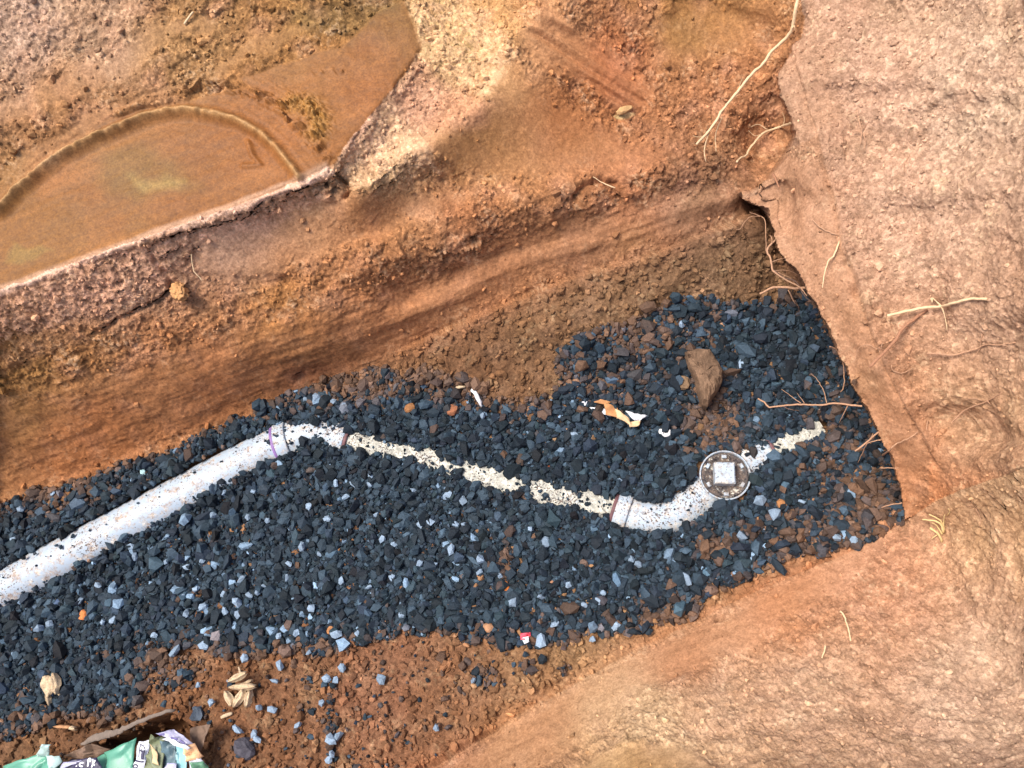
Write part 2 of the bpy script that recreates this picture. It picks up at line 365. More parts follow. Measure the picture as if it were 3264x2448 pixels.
tint(.35*soft_poly(wu, wv, [(330,480),(420,455),(600,520),(640,590),(420,620),(300,560)], 30), (130,112,66))
tint(.35*soft_poly(wu, wv, [(0,770),(120,775),(170,800),(60,830),(0,830)], 12), (165,150,85))
tint(.55*soft_poly(wu, wv, [(-900,1340),(0,940),(500,760),(940,610),(1080,600),(1050,640),(820,740),(560,800),(520,900),(300,980),(0,1090),(-900,1500)], 25)*np.clip(.7+.8*p1+fc, 0, 1), (226,172,142))
tint(.6*soft_poly(wu, wv, [(880,40),(1240,-40),(1290,30),(1100,110),(1000,100)], 30), (124,98,60))
tint(.8*br*np.exp(-(line_dist(U, V, ARC)[0]/8)**2), (222,178,130))
tint(.7*br*np.exp(-(line_dist(U, V, PUFF)[0]/32)**2), (204,158,92))
tint(.6*(REG == 4)*soft_poly(U+16*wn, V+16*wn, [p[:2] for p in EDGE[10:]]+[(2960,1600)]+[p[:2] for p in RIDGE[::-1]], 5), (166,118,88))  # lower band of the end wall: undercut shade put into its browner clay colour
tint(.75*soft_poly(wu, wv, [(1960,355),(1990,340),(2030,345),(2010,365),(1970,372)], 7), (205,180,130))
tint(.5*np.clip(perlin(PF*16, 140)*1.6, 0, 1)*rough, (214,160,132))
tint(.18*np.clip(perlin(PF*11, 141)*1.6, 0, 1), (140,84,44))
tint(.10*np.clip(perlin(PF*8, 142)*2-.3, 0, 1), (150,122,66))
tint(.5*np.clip(fc*2.2, 0, 1)*rough*np.clip(perlin(PF*20, 146)*2, 0, 1), (232,196,160))
ccol *= (1+.18*p1+.24*p2*rough+.12*fb*rough+.16*streak*kst+.18*fc*rough)[:, None]
tint(.85*soft_poly(wu*.4+U*.6, wv*.4+V*.6, [(1350,150),(1300,0),(1420,10),(1560,50),(1650,170),(1590,260),(1550,320),(1500,285),(1420,235),(1370,190)], 16)*np.clip(.75+.9*p1+.6*fc, 0, 1), (226,180,138))
tint(.8*soft_poly(wu*.4+U*.6, wv*.4+V*.6, [(1110,480),(1170,400),(1240,310),(1280,380),(1330,430),(1390,500),(1260,540),(1180,590),(1110,600),(1080,550)], 18)*np.clip(.75+.9*p1+.6*fc, 0, 1), (224,182,144))
tint(.45*soft_poly(wu*.4+U*.6, wv*.4+V*.6, [(1270,300),(1340,190),(1420,270),(1570,330),(1550,400),(1360,420),(1290,390)], 30), (202,146,118))
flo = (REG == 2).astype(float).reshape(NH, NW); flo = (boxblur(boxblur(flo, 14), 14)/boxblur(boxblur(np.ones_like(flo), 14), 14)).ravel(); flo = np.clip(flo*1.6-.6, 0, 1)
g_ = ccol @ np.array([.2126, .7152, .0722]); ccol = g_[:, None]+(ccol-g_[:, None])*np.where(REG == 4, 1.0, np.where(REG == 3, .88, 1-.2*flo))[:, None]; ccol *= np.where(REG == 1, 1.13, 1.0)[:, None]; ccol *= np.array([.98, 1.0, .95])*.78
wet = np.clip(1-rough*3.2, 0, 1)*br
smear = fbm(np.stack([sT*3, sP*30, sZ*20], 1), 201, 3); blot = fbm(PF*7, 205, 4)
tint(.30*wet*np.clip(blot*1.5, 0, 1), (176, 112, 60)); tint(.25*wet*np.clip(-blot*1.5-.1, 0, 1), (134, 88, 46)); tint(.30*wet*np.clip(smear*1.6-.2, 0, 1), (190, 134, 84))
ccol *= (1+.16*smear*wet)[:, None]
ccol *= (1-.36*wet)[:, None]; ccol *= 1+wet[:, None]*np.array([.08, -.01, -.20])
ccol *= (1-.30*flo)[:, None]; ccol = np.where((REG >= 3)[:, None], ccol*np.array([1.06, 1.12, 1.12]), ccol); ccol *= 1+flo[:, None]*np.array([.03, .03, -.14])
ccol = np.maximum(ccol, .01); ccol *= np.minimum(1, .66/ccol.max(1))[:, None]
gl = np.clip(rough*1.2, 0, 1)

# ------------------------------------------------------------------ materials
def newmat(name, rough_=.8, spec=.3):
    m = bpy.data.materials.new(name); m.use_nodes = True
    b = m.node_tree.nodes['Principled BSDF']
    b.inputs['Roughness'].default_value = rough_; b.inputs['Specular IOR Level'].default_value = spec
    return m, m.node_tree, b
def N_(nt, t, **kw):
    n = nt.nodes.new(t)
    for k, v_ in kw.items(): setattr(n, k, v_)
    return n
def noise(nt, co, scale, detail=4, rough_=.6):
    n = N_(nt, 'ShaderNodeTexNoise'); n.inputs['Scale'].default_value = scale; n.inputs['Detail'].default_value = detail
    n.inputs['Roughness'].default_value = rough_; nt.links.new(co, n.inputs['Vector']); return n
def ramp(nt, fac, stops):
    r = N_(nt, 'ShaderNodeValToRGB'); e = r.color_ramp.elements
    while len(e) < len(stops): e.new(.5)
    for i, (p, c) in enumerate(stops):
        e[i].position = p; e[i].color = (*c, 1) if len(c) == 3 else c
    nt.links.new(fac, r.inputs[0]); return r
def mix(nt, fac, a, b, mode='MIX'):
    n = N_(nt, 'ShaderNodeMix', data_type='RGBA', blend_type=mode)
    for s, x in ((0, fac), (6, a), (7, b)):
        if hasattr(x, 'default_value'): nt.links.new(x, n.inputs[s])
        elif s == 0: n.inputs[0].default_value = x
        else: n.inputs[s].default_value = (*x, 1)
    return n.outputs[2]
def bump(nt, b, h, strength, dist):
    n = N_(nt, 'ShaderNodeBump'); n.inputs['Strength'].default_value = strength; n.inputs['Distance'].default_value = dist
    nt.links.new(h, n.inputs['Height']); nt.links.new(n.outputs[0], b.inputs['Normal'])

def clay_mat():
    m, nt, b = newmat('clay', .9, .25)
    at_ = N_(nt, 'ShaderNodeAttribute', attribute_name='clay'); ro = N_(nt, 'ShaderNodeAttribute', attribute_name='broken')
    co = N_(nt, 'ShaderNodeTexCoord').outputs['Object']
    n1 = noise(nt, co, 190, 5, .75); n2 = noise(nt, co, 60, 5, .65)
    r1 = ramp(nt, n1.outputs[0], [(.28, (.58, .55, .52)), (.5, (1, 1, 1)), (.72, (1.42, 1.45, 1.5))])
    c = mix(nt, 1.0, at_.outputs['Color'], r1.outputs[0], 'MULTIPLY')
    vo = N_(nt, 'ShaderNodeTexVoronoi'); vo.inputs['Scale'].default_value = 120; nt.links.new(co, vo.inputs['Vector'])
    vo2 = N_(nt, 'ShaderNodeTexVoronoi'); vo2.inputs['Scale'].default_value = 55; nt.links.new(co, vo2.inputs['Vector'])
    bw = N_(nt, 'ShaderNodeSeparateColor'); nt.links.new(vo.outputs['Color'], bw.inputs[0]); bw2 = N_(nt, 'ShaderNodeSeparateColor'); nt.links.new(vo2.outputs['Color'], bw2.inputs[0])
    rv = ramp(nt, bw.outputs[0], [(0, (.76, .73, .70)), (.6, (1, 1, 1)), (1, (1.32, 1.34, 1.37))]); rv2 = ramp(nt, bw2.outputs[0], [(0, (.82, .80, .78)), (.6, (1, 1, 1)), (1, (1.2, 1.21, 1.22))])
    c = mix(nt, ro.outputs['Fac'], c, mix(nt, 1.0, mix(nt, 1.0, c, rv.outputs[0], 'MULTIPLY'), rv2.outputs[0], 'MULTIPLY'))
    r2 = ramp(nt, n2.outputs[0], [(.3, (.84, .82, .8)), (.7, (1.14, 1.15, 1.17))])
    c = mix(nt, 1.0, c, r2.outputs[0], 'MULTIPLY')
    nt.links.new(c, b.inputs['Base Color'])
    mr = N_(nt, 'ShaderNodeMapRange'); nt.links.new(ro.outputs['Fac'], mr.inputs[0])
    mr.inputs[3].default_value = .56; mr.inputs[4].default_value = .95
    nt.links.new(mr.outputs[0], b.inputs['Roughness'])
    ms = N_(nt, 'ShaderNodeMapRange'); nt.links.new(ro.outputs['Fac'], ms.inputs[0])
    ms.inputs[3].default_value = .18; ms.inputs[4].default_value = .8
    bm_ = N_(nt, 'ShaderNodeBump'); bm_.inputs['Distance'].default_value = .006
    nt.links.new(ms.outputs[0], bm_.inputs['Strength']); hs = N_(nt, 'ShaderNodeMath', operation='MULTIPLY_ADD'); nt.links.new(bw.outputs[1], hs.inputs[0]); hs.inputs[1].default_value = .4; nt.links.new(n1.outputs[0], hs.inputs[2])
    nt.links.new(hs.outputs[0], bm_.inputs['Height']); nt.links.new(bm_.outputs[0], b.inputs['Normal'])
    return m
CLAY = clay_mat()
def stone_mat(name, spec=.35, rgh=.7):
    m, nt, b = newmat(name, rgh, spec)
    at_ = N_(nt, 'ShaderNodeAttribute', attribute_name='tone'); co = N_(nt, 'ShaderNodeTexCoord').outputs['Object']
    n1 = noise(nt, co, 220, 4, .7)
    r1 = ramp(nt, n1.outputs[0], [(.3, (.7, .7, .7)), (.7, (1.3, 1.3, 1.3))])
    nt.links.new(mix(nt, 1.0, at_.outputs['Color'], r1.outputs[0], 'MULTIPLY'), b.inputs['Base Color'])
    bump(nt, b, n1.outputs[0], .5, .002)
    return m
STONE = stone_mat('crushed_stone', .25, .75); CRUMB = stone_mat('clay_crumb', .2, .95)

# ------------------------------------------------------------------ mesh helpers
def tag(o, label=None, cat=None, group=None, kind=None):
    if label: o['label'] = label
    if cat: o['category'] = cat
    if group: o['group'] = group
    if kind: o['kind'] = kind
    return o
def mesh_np(name, verts, faces, mat, smooth=True, attrs=None, parent=None):
    """faces: (n,3) or (n,4) array"""
    me = bpy.data.meshes.new(name); verts = np.asarray(verts, np.float32); faces = np.asarray(faces, np.int32)
    k = faces.shape[1]; n = len(faces)
    me.vertices.add(len(verts)); me.vertices.foreach_set('co', verts.ravel())
    me.loops.add(n*k); me.loops.foreach_set('vertex_index', faces.ravel())
    me.polygons.add(n); me.polygons.foreach_set('loop_start', np.arange(0, n*k, k, dtype=np.int32))
    me.polygons.foreach_set('use_smooth', np.full(n, smooth))
    for an, (ty, data) in (attrs or {}).items():
        a = me.attributes.new(an, ty, 'POINT')
        if ty == 'FLOAT_COLOR':
            d = np.ones((len(verts), 4), np.float32); d[:, :3] = data; a.data.foreach_set('color', d.ravel())
        else: a.data.foreach_set('value', np.asarray(data, np.float32))
    me.update(calc_edges=True); me.validate()
    me.materials.append(mat)
    o = bpy.data.objects.new(name, me); COL.objects.link(o)
    if parent: o.parent = parent
    return o
def empty(name, loc):
    o = bpy.data.objects.new(name, None); COL.objects.link(o); o.location = [float(x) for x in loc]; o.empty_display_size = .05; return o
def hang(o, parent):
    """parent keeping world place"""
    o.parent = parent; o.matrix_parent_inverse = Matrix.Translation(-parent.location)

# ------------------------------------------------------------------ terrain objects (one per face of the dig)
idx = np.arange(N).reshape(NH, NW)
quads = np.stack([idx[:-1, :-1], idx[1:, :-1], idx[1:, 1:], idx[:-1, 1:]], -1).reshape(-1, 4)
rg = REG[quads]; qend = (rg == 4).sum(1)
verts = PG.reshape(-1, 3); norms = NG.reshape(-1, 3)
own = rg[:, 0].copy()
mixed = (qend > 0) & (qend < 4)
own[mixed] = 5
for r, nm, lb in ((0, 'clay_bench', 'smeared clay bench with a scooped pan above the trench wall'), (1, 'trench_wall', 'long orange brown clay wall of the trench below the bench'),
                  (2, 'trench_floor', 'brown clay floor of the trench under the gravel'), (3, 'trench_wall', 'sloping clay wall on the near side of the trench'),
                  (4, 'trench_wall', 'pale steep clay wall with roots closing the end of the trench')):
    f = quads[own == r]; nv = norms
    vv = verts; cc = ccol; gg = gl
    if r == 4:                                     # the undercut below the rim gets vertices of its own
        f2 = quads[mixed]; vv = np.vstack([verts, verts]); cc = np.vstack([ccol, ccol]); gg = np.concatenate([gl, gl]); nv = np.vstack([norms, norms])
        f = np.vstack([f, f2+N])
    used, inv = np.unique(f, return_inverse=True)
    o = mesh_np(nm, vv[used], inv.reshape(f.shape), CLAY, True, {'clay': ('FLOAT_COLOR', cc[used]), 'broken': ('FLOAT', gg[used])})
    if r != 4: o.data.normals_split_custom_set_from_vertices(nv[used].astype(np.float32).tolist())
    tag(o, lb, None, None, 'structure')
# the ground beyond, out to the horizon
bd = np.concatenate([idx[0, :], idx[1:, -1], idx[-1, -2::-1], idx[-2:0:-1, 0]])
bp = verts[bd]; ctr = np.array([bp[:, 0].mean(), bp[:, 1].mean()]); dr = bp[:, :2]-ctr; ln = np.linalg.norm(dr, axis=1, keepdims=True)
ringA = np.column_stack([ctr+dr*(1+.5/ln), np.maximum(bp[:, 2], .62)]); ringB = np.column_stack([ctr+dr/ln*60, np.full(len(bp), .62)])
nb = len(bp); allv = np.vstack([bp, ringA, ringB]); a_ = np.arange(nb); b_ = (a_+1) % nb
gf = np.vstack([np.stack([a_, b_, b_+nb, a_+nb], 1), np.stack([a_+nb, b_+nb, b_+2*nb, a_+2*nb], 1)])
o = mesh_np('ground', allv, gf, CLAY, True, {'clay': ('FLOAT_COLOR', np.tile(lin((180,130,98)), (3*nb, 1))), 'broken': ('FLOAT', np.ones(3*nb))})
tag(o, 'bare orange clay ground round the trench', None, None, 'structure')
print('terrain', time.time()-T0, N)

# ------------------------------------------------------------------ pipes (path first: the gravel keeps off their crown)
PIPE_R = .055; RA = .063
def pz(u, v, z): return at(u, v, z)
PIPE_A = [(-800,2270,.040),(0,1850,.030),(360,1655,.026),(700,1470,.012),(880,1395,-.004)]      # centre axis, height of the crown minus radius
# crown heights above the floor
def crown(path): return [tuple(at(u, v, z)) for u, v, z in path]
axA = [np.array(p) for p in crown([(-800,2282,.066),(0,1848,.058),(700,1470,.040),(900,1388,.042)])]
axB = crown([(1075,1388,.040),(1960,1622,.030)])
axE1 = crown([(890,1398,.045),(960,1375,.046),(1010,1372,.046),(1075,1388,.043)])
axE2 = crown([(1985,1628,.034),(2060,1650,.036),(2130,1645,.036),(2190,1612,.034),(2240,1572,.030)])
axC = crown([(2240,1572,.030),(2400,1462,.032),(2620,1360,.024)])
def seg_info(Pxy, path):
    pts = np.array(path); best = np.full(len(Pxy), 9.); zc = np.zeros(len(Pxy))
    for a, b in zip(pts[:-1], pts[1:]):
        e = (b-a)[:2]; t = np.clip(((Pxy-a[:2]) @ e)/(e @ e), 0, 1); d = np.linalg.norm(Pxy-a[:2]-t[:, None]*e, axis=1)
        m = d < best; best = np.where(m, d, best); zc = np.where(m, a[2]+t*(b[2]-a[2]), zc)
    return best, zc

# ------------------------------------------------------------------ gravel
t = (1+5**.5)/2
ICO = np.array([(-1,t,0),(1,t,0),(-1,-t,0),(1,-t,0),(0,-1,t),(0,1,t),(0,-1,-t),(0,1,-t),(t,0,-1),(t,0,1),(-t,0,-1),(-t,0,1)]); ICO /= np.linalg.norm(ICO[0])
ICF = np.array([(0,11,5),(0,5,1),(0,1,7),(0,7,10),(0,10,11),(1,5,9),(5,11,4),(11,10,2),(10,7,6),(7,1,8),(3,9,4),(3,4,2),(3,2,6),(3,6,8),(3,8,9),(4,9,5),(2,4,11),(6,2,10),(8,6,7),(9,8,1)])
def rand_rot(n):
    q = rng.normal(size=(n, 4)); q /= np.linalg.norm(q, axis=1, keepdims=True); w_, x, y, z = q.T
    return np.stack([1-2*(y*y+z*z), 2*(x*y-z*w_), 2*(x*z+y*w_), 2*(x*y+z*w_), 1-2*(x*x+z*z), 2*(y*z-x*w_), 2*(x*z-y*w_), 2*(y*z+x*w_), 1-2*(x*x+y*y)], 1).reshape(n, 3, 3)
def stones(name, pos, rad, tone, mat, flat=(.5, 1.0), jit=.22):
    n = len(pos); v = ICO[None]*(1+jit*rng.normal(size=(n, 12, 1))) + .12*rng.normal(size=(n, 12, 3))
    v = np.sign(v)*np.abs(v)**.8
    sc = np.stack([rng.uniform(.75, 1.35, n), rng.uniform(.6, 1.05, n), rng.uniform(*flat, n)], 1)
    v = v*sc[:, None]*rad[:, None, None]
    tiltm = rand_rot(n); yaw = rng.uniform(0, 2*np.pi, n); c, s = np.cos(yaw), np.sin(yaw)
    rz = np.zeros((n, 3, 3)); rz[:, 0, 0] = c; rz[:, 0, 1] = -s; rz[:, 1, 0] = s; rz[:, 1, 1] = c; rz[:, 2, 2] = 1
    lie = rng.random(n) < .6
    R = np.where(lie[:, None, None], rz, tiltm)
    v = np.einsum('nij,nkj->nki', R, v)+pos[:, None]
    f = (ICF[None]+12*np.arange(n)[:, None, None]).reshape(-1, 3)
    return mesh_np(name, v.reshape(-1, 3), f, mat, False, {'tone': ('FLOAT_COLOR', np.repeat(tone, 12, 0))})

GRAVEL = [(-900,1990),(0,1605),(300,1515),(600,1405),(850,1290),(930,1235),(1020,1205),(1250,1180),(1400,1190),(1500,1215),(1560,1265),(1640,1285),(1760,1265),(1800,1180),(1770,1105),(1900,1060),(2060,1000),(2200,940),(2300,965),(2400,950),
          (2480,960),(2560,930),(2640,1000),(2760,1250),(2860,1440),(2920,1640),(2800,1705),(2700,1755),(2600,1765),(2500,1765),(2420,1830),(2270,1890),(2200,1955),(2060,2010),(1900,2010),(1760,2060),(1640,2060),(1480,2030),(1380,2000),(1300,2025),(1180,2045),
          (1040,2085),(960,2070),(860,2090),(700,2085),(630,2040),(540,2070),(460,2140),(440,2250),(330,2290),(200,2290),(80,2330),(-900,2700)]
gu, gv = np.meshgrid(np.arange(-500, 2960, 7.3), np.arange(880, 2500, 7.3)); gu = gu.ravel()+rng.uniform(-4, 4, gu.size); gv = gv.ravel()+rng.uniform(-4, 4, gv.size)
d_, _, _ = line_dist(gu, gv, GRAVEL+GRAVEL[:1]); sd = np.where(inside(gu, gv, GRAVEL), d_, -d_)
q = np.stack([gu/70, gv/70, gu*0], 1); nn = fbm(q, 150, 3); sd = sd+38*nn
onfloor = inside(gu, gv, floor_poly) & ~inside(gu, gv, [(e[0]+4, e[1]) for e in EDGE[11:]]+[(4000,1660),(4000,600)])
browns = np.zeros(gu.size)
for (a, b, ru, rv, k) in [(1560,1215,230,70,1),(1150,1235,190,60,.8),(2270,1330,110,110,.8),(2760,1600,110,110,.95),(2280,1745,60,35,1),(200,1590,150,60,.55),(1450,1205,200,60,.9),(2050,1080,170,70,.7),(2650,1440,90,150,.55),(1620,1800,30,80,.5),(720,2110,250,60,.5),(230,2300,230,40,.6),(2560,1700,160,60,.6),(1950,1200,150,90,.55),(2200,1960,250,50,.6),(1100,2090,300,40,.5)]:
    browns = np.maximum(browns, k*np.exp(-(((gu-a)/ru)**2+((gv-b)/rv)**2)))
browns = np.clip(browns+.45*fbm(q*1.7, 160, 2)*browns+.5*np.exp(-np.clip(sd, 0, 999)/25), 0, 1)
prob = np.clip(.5+sd/22, 0, 1)
spill = soft_poly(gu, gv, [(200,2448),(430,2120),(700,2060),(1250,2040),(1800,2060),(1500,2250),(1150,2600),(100,2600)], 60)
prob = np.maximum(prob, spill*np.clip(.02+.26*fbm(q*1.3, 170, 2), .012, .3))
clump = np.maximum.reduce([np.exp(-(((gu-a)/ru)**2+((gv-b)/rv)**2)) for a, b, ru, rv in [(1560,2160,55,42),(1680,2120,30,30),(1800,2130,18,22),(1070,2330,16,120),(560,2140,90,70)]])
prob = np.maximum(prob, .85*np.clip(clump*1.6-.4, 0, 1))
keep = (rng.random(gu.size) < prob) & onfloor
gu, gv, sd, browns = gu[keep], gv[keep], sd[keep], browns[keep]
gp = surf(gu, gv)
dA, zA = seg_info(gp[:, :2], axA); dB, zB = seg_info(gp[:, :2], axB); dC, zC = seg_info(gp[:, :2], axC)
dE1, _ = seg_info(gp[:, :2], axE1); dE2, _ = seg_info(gp[:, :2], axE2)
ppx = gp @ tdir
n1d = perlin(np.stack([ppx*16, ppx*0+gp[:, 1]*6, ppx*0], 1), 181)
rad = np.clip(rng.lognormal(math.log(.0062), .46, len(gu)), .0032, .018)
n2d = perlin(np.stack([ppx*42, gp[:, 1]*30, ppx*0], 1), 183)
tA = (gp-axA[0]) @ np.cross((0, 0, 1.), (axA[-1]-np.array(axA[0]))/np.linalg.norm(axA[-1]-np.array(axA[0])))
wA = np.where(tA > 0, .040, .052)+.008*n1d+.006*n2d; wB = (.025+.026*n1d+.018*n2d)*(1-.75*np.exp(-((gu-1462)/22)**2)-.8*np.exp(-((gu-1676)/20)**2)); wC = .019+.016*n1d+.014*n2d
onpipe = (dA < wA) | (dB < wB) | (dC < wC) | (dE1 < .024+.042*n1d+.022*n2d) | (dE2 < .041+.02*n1d+.010*n2d)
cap_c = at(2310, 1515, .045); oncap = np.linalg.norm(gp[:, :2]-cap_c[:2], axis=1) < .070
few = rng.random(len(gu)) < np.where(dB < .03, .12, np.where(dE1 < .05, .16, .03))
k_ = (~onpipe | few) & ~oncap
gu, gv, gp, sd, browns, rad, onpipe = gu[k_], gv[k_], gp[k_], sd[k_], browns[k_], rad[k_], onpipe[k_]
rad = np.where(onpipe, rad*.5, np.where(sd < -12, rad*.72, rad))
lift = rng.uniform(-.2, .75, len(gu))*rad
gp2 = gp.copy(); gp2[:, 2] += lift+.004
# the bed rises a little against the pipes
dd = np.minimum.reduce([seg_info(gp[:, :2], a)[0] for a in (axA, axB, axC, axE1, axE2)])
gp2[:, 2] += .020*np.exp(-(np.clip(dd-.02, 0, 1)/.06)**2)
for axx, rr_ in ((axA, RA), (axB, PIPE_R), (axC, PIPE_R), (axE1, .061), (axE2, .061)):
    dq, zq = seg_info(gp[:, :2], axx); zs_ = zq-rr_+np.sqrt(np.maximum(rr_**2-dq**2, 0))
    gp2[:, 2] = np.where(dq < rr_, np.maximum(gp2[:, 2], zs_+rad*.35), gp2[:, 2])
n = len(gu)
base = np.array([.0125, .0215, .031])*np.exp(.5*rng.normal(size=(n, 1)))*(1+.04*rng.normal(size=(n, 3)))
mid = rng.random(n) < .22; base[mid] = np.array([.028, .047, .066])*np.exp(.3*rng.normal(size=(mid.sum(), 1)))
pal = rng.random(n) < .008+.05*np.exp(-(((gu-640)/330)**2+((gv-1900)/150)**2)); base[pal] = np.array([.16, .24, .33])*np.exp(.25*rng.normal(size=(pal.sum(), 1)))
bk = (rng.random(n) < np.clip(browns*1.15, .014, .97)); kk = np.clip(.45+.4*browns+.2*rng.normal(size=n), .2, .95)[:, None]
base = np.where(bk[:, None], base*(1-kk)+np.array([.12, .066, .038])*np.exp(.3*rng.normal(size=(n, 1)))*kk, base)
o = stones('gravel', gp2, rad, np.clip(base, .006, .6), STONE)
tag(o, 'bed of dark blue grey crushed stone covering the trench floor', None, None, 'stuff')
print('gravel', n, time.time()-T0)

PALE = '''57,1725 972,1745L 1024,1767 430,1745 442,1777 328,1866 268,1915 224,1934 137,2001L 171,1988 539,1794 609,1807 654,1789 636,1879 594,1901 614,1916 604,1956 656,1934 726,1948 768,1921L 768,1958 721,1894 780,1847 830,1889
850,1869 805,1899 922,1842 929,1800 954,2018L 1078,2023L 895,2028 902,2122L 895,2172 569,2075L 659,2058 736,2083 790,2098L 992,2080 502,2023 373,1978 340,1983 999,1939 641,2182 895,2262 852,2257 783,2324 972,2312 835,2336 840,2354 1076,2356L
1079,2401 1069,2421 1049,2242 1059,2165 1085,2168 1224,1720 1261,1737 1440,1755L 1534,1785L 1532,1824 1597,1834 1383,1804 1343,1797 1254,1842 1094,1852 1181,1872 1741,1730L 2012,1785 2034,1799 1815,1867 1922,1889 1907,1916 1863,1929 1729,1904
1637,1921L 1286,1959 1366,1991 1149,2021 1771,1989 1726,2041L 1888,2036 1520,2170 1403,2317 1231,2165L 1102,2130 1963,1998 1019,1275L 1068,1285 1103,1299 1241,1386 1542,1329 1830,1388 1076,1543 1133,1546 1187,1521 1184,1548 1434,1581L 1474,1594L
1106,1586 1046,1654 1206,1646 1374,1668 1342,1673 1455,1673 1485,1676 1976,1540 1325,1565 1694,1689 2417,1600L 2550,1602 2466,1640L 2170,1041 2360,1166 2358,1713L 2658,1713L 2715,1724 2189,1847L 689,1643L 721,1575 989,1616 813,1570 800,1651
859,1662 1049,1656 179,1570 79,1627 1100,2345 985,1275 700,2240'''.split()
BIGLAB = {(972,1745): 'large long pale stone in mid gravel, first of a pair below the dusty pipe', (1024,1767): 'large blocky pale stone just right of the long pale stone in mid gravel',
    (137,2001): 'large round pale stone near the left edge, above the curled dry leaf', (768,1921): 'large pointed pale stone in a cluster of pale chips below the white pipe',
    (954,2018): 'large pale stone at the lower gravel edge above the bundle of dry leaves', (1078,2023): 'large bright pale stone at the lower gravel edge, right of its twin',
    (902,2122): 'large oval pale stone at the gravel edge right of the leaf bundle', (569,2075): 'large tilted pale stone in rusty clay left of the leaf bundle', (790,2098): 'large flat pale stone at the gravel edge right above the leaf bundle',
    (1076,2356): 'large round pale stone low on the clay at the bottom edge of the photo', (1440,1755): 'tall narrow pale stone standing in the middle of the gravel', (1534,1785): 'large pale stone right of the tall narrow one in mid gravel',
    (1741,1730): 'large pale stone under the dusty pipe, left of the white elbow', (1637,1921): 'large pale stone under the bright orange clay lump', (1726,2041): 'large oval pale stone right beside the red and white scrap',
    (1231,2165): 'large pale stone alone on the clay in the middle of the lower spill', (1019,1275): 'large pale stone above the purple ringed elbow, at the foot of the far wall', (1434,1581): 'left one of two big pale stones just under the dusty pipe',
    (1474,1594): 'right one of two big pale stones just under the dusty pipe', (2417,1600): 'large flat blue grey stone under the coupling beside the inspection cap', (2466,1640): 'large oval blue grey stone below the rust brown stone near the inspection cap',
    (2358,1713): 'large upright blue grey stone below the inspection cap', (2658,1713): 'large blue grey stone near the bottom corner of the gravel by the near wall', (2189,1847): 'large pale stone at the gravel edge below the white elbow',
    (689,1643): 'large oval pale stone close under the long white pipe', (895,2028): ''}
for s_ in PALE:
    big = s_.endswith('L'); a, b = (float(x) for x in s_.rstrip('L').split(','))
    p = surf(a, b); r = rng.uniform(.0135, .0165) if big else rng.uniform(.0085, .012)
    tone = np.array([[.21, .285, .37]])*rng.uniform(.75, 1.2)
    o = stones('pale_stone', np.zeros((1, 3)), np.array([r]), tone, STONE, (.55, .8), .15)
    o.location = (p[0], p[1], p[2]+.012+r*.35)
    clayside = soft_poly(np.array([a]), np.array([b]), GRAVEL, 10)[0] < .5
    if big and (a, b) in BIGLAB: tag(o, BIGLAB[(a, b)], 'stone', 'large pale stones of the gravel bed')
    elif clayside: tag(o, 'small pale blue grey stone chip lying on bare brown clay beside the gravel', 'stone', 'pale stones on the bare clay')
    else: tag(o, 'small pale blue grey stone chip lying among the dark gravel', 'stone', 'pale stones among the dark gravel')

# loose crumbs of clay on the broken ground
n = 14000; cu = rng.uniform(-60, 3320, n*3); cv = rng.uniform(-60, 2500, n*3)
rr = surf(cu, cv, np.where(REG == 2, .95, np.where(REG >= 3, .35+rough, rough)).reshape(NH, NW, 1))[:, 0]; reg_ = surf(cu, cv, REG.reshape(NH, NW, 1).astype(float))[:, 0]
nz_ = surf(cu, cv, N0)[:, 2]
kp = (rng.random(n*3) < rr**2*np.clip(nz_, .15, 1)*.8) & (np.abs(reg_-np.round(reg_)) < .01); cu, cv = cu[kp][:n], cv[kp][:n]
cp = surf(cu, cv); ct = surf(cu, cv, ccol.reshape(NH, NW, 3))*np.exp(.22*rng.normal(size=(len(cu), 1)))
cr = np.clip(rng.lognormal(math.log(.0032), .5, len(cu))*np.where(surf(cu, cv, REG.reshape(NH, NW, 1).astype(float))[:, 0] == 2, 1.5, np.where(reg_[kp][:n] >= 3, .62, 1)), .0013, .011)
o = stones('clay_crumbs', cp+surf(cu, cv, NG)*(cr*.3)[:, None], cr, np.maximum(ct*np.minimum(1, .6/ct.max(1))[:, None], .02), CRUMB, (.6, 1))
tag(o, 'loose crumbs of clay scattered over the dug faces', None, None, 'stuff')
# stones trodden into the clay near the foot of the near wall and floor
print('crumbs', len(cu), time.time()-T0)
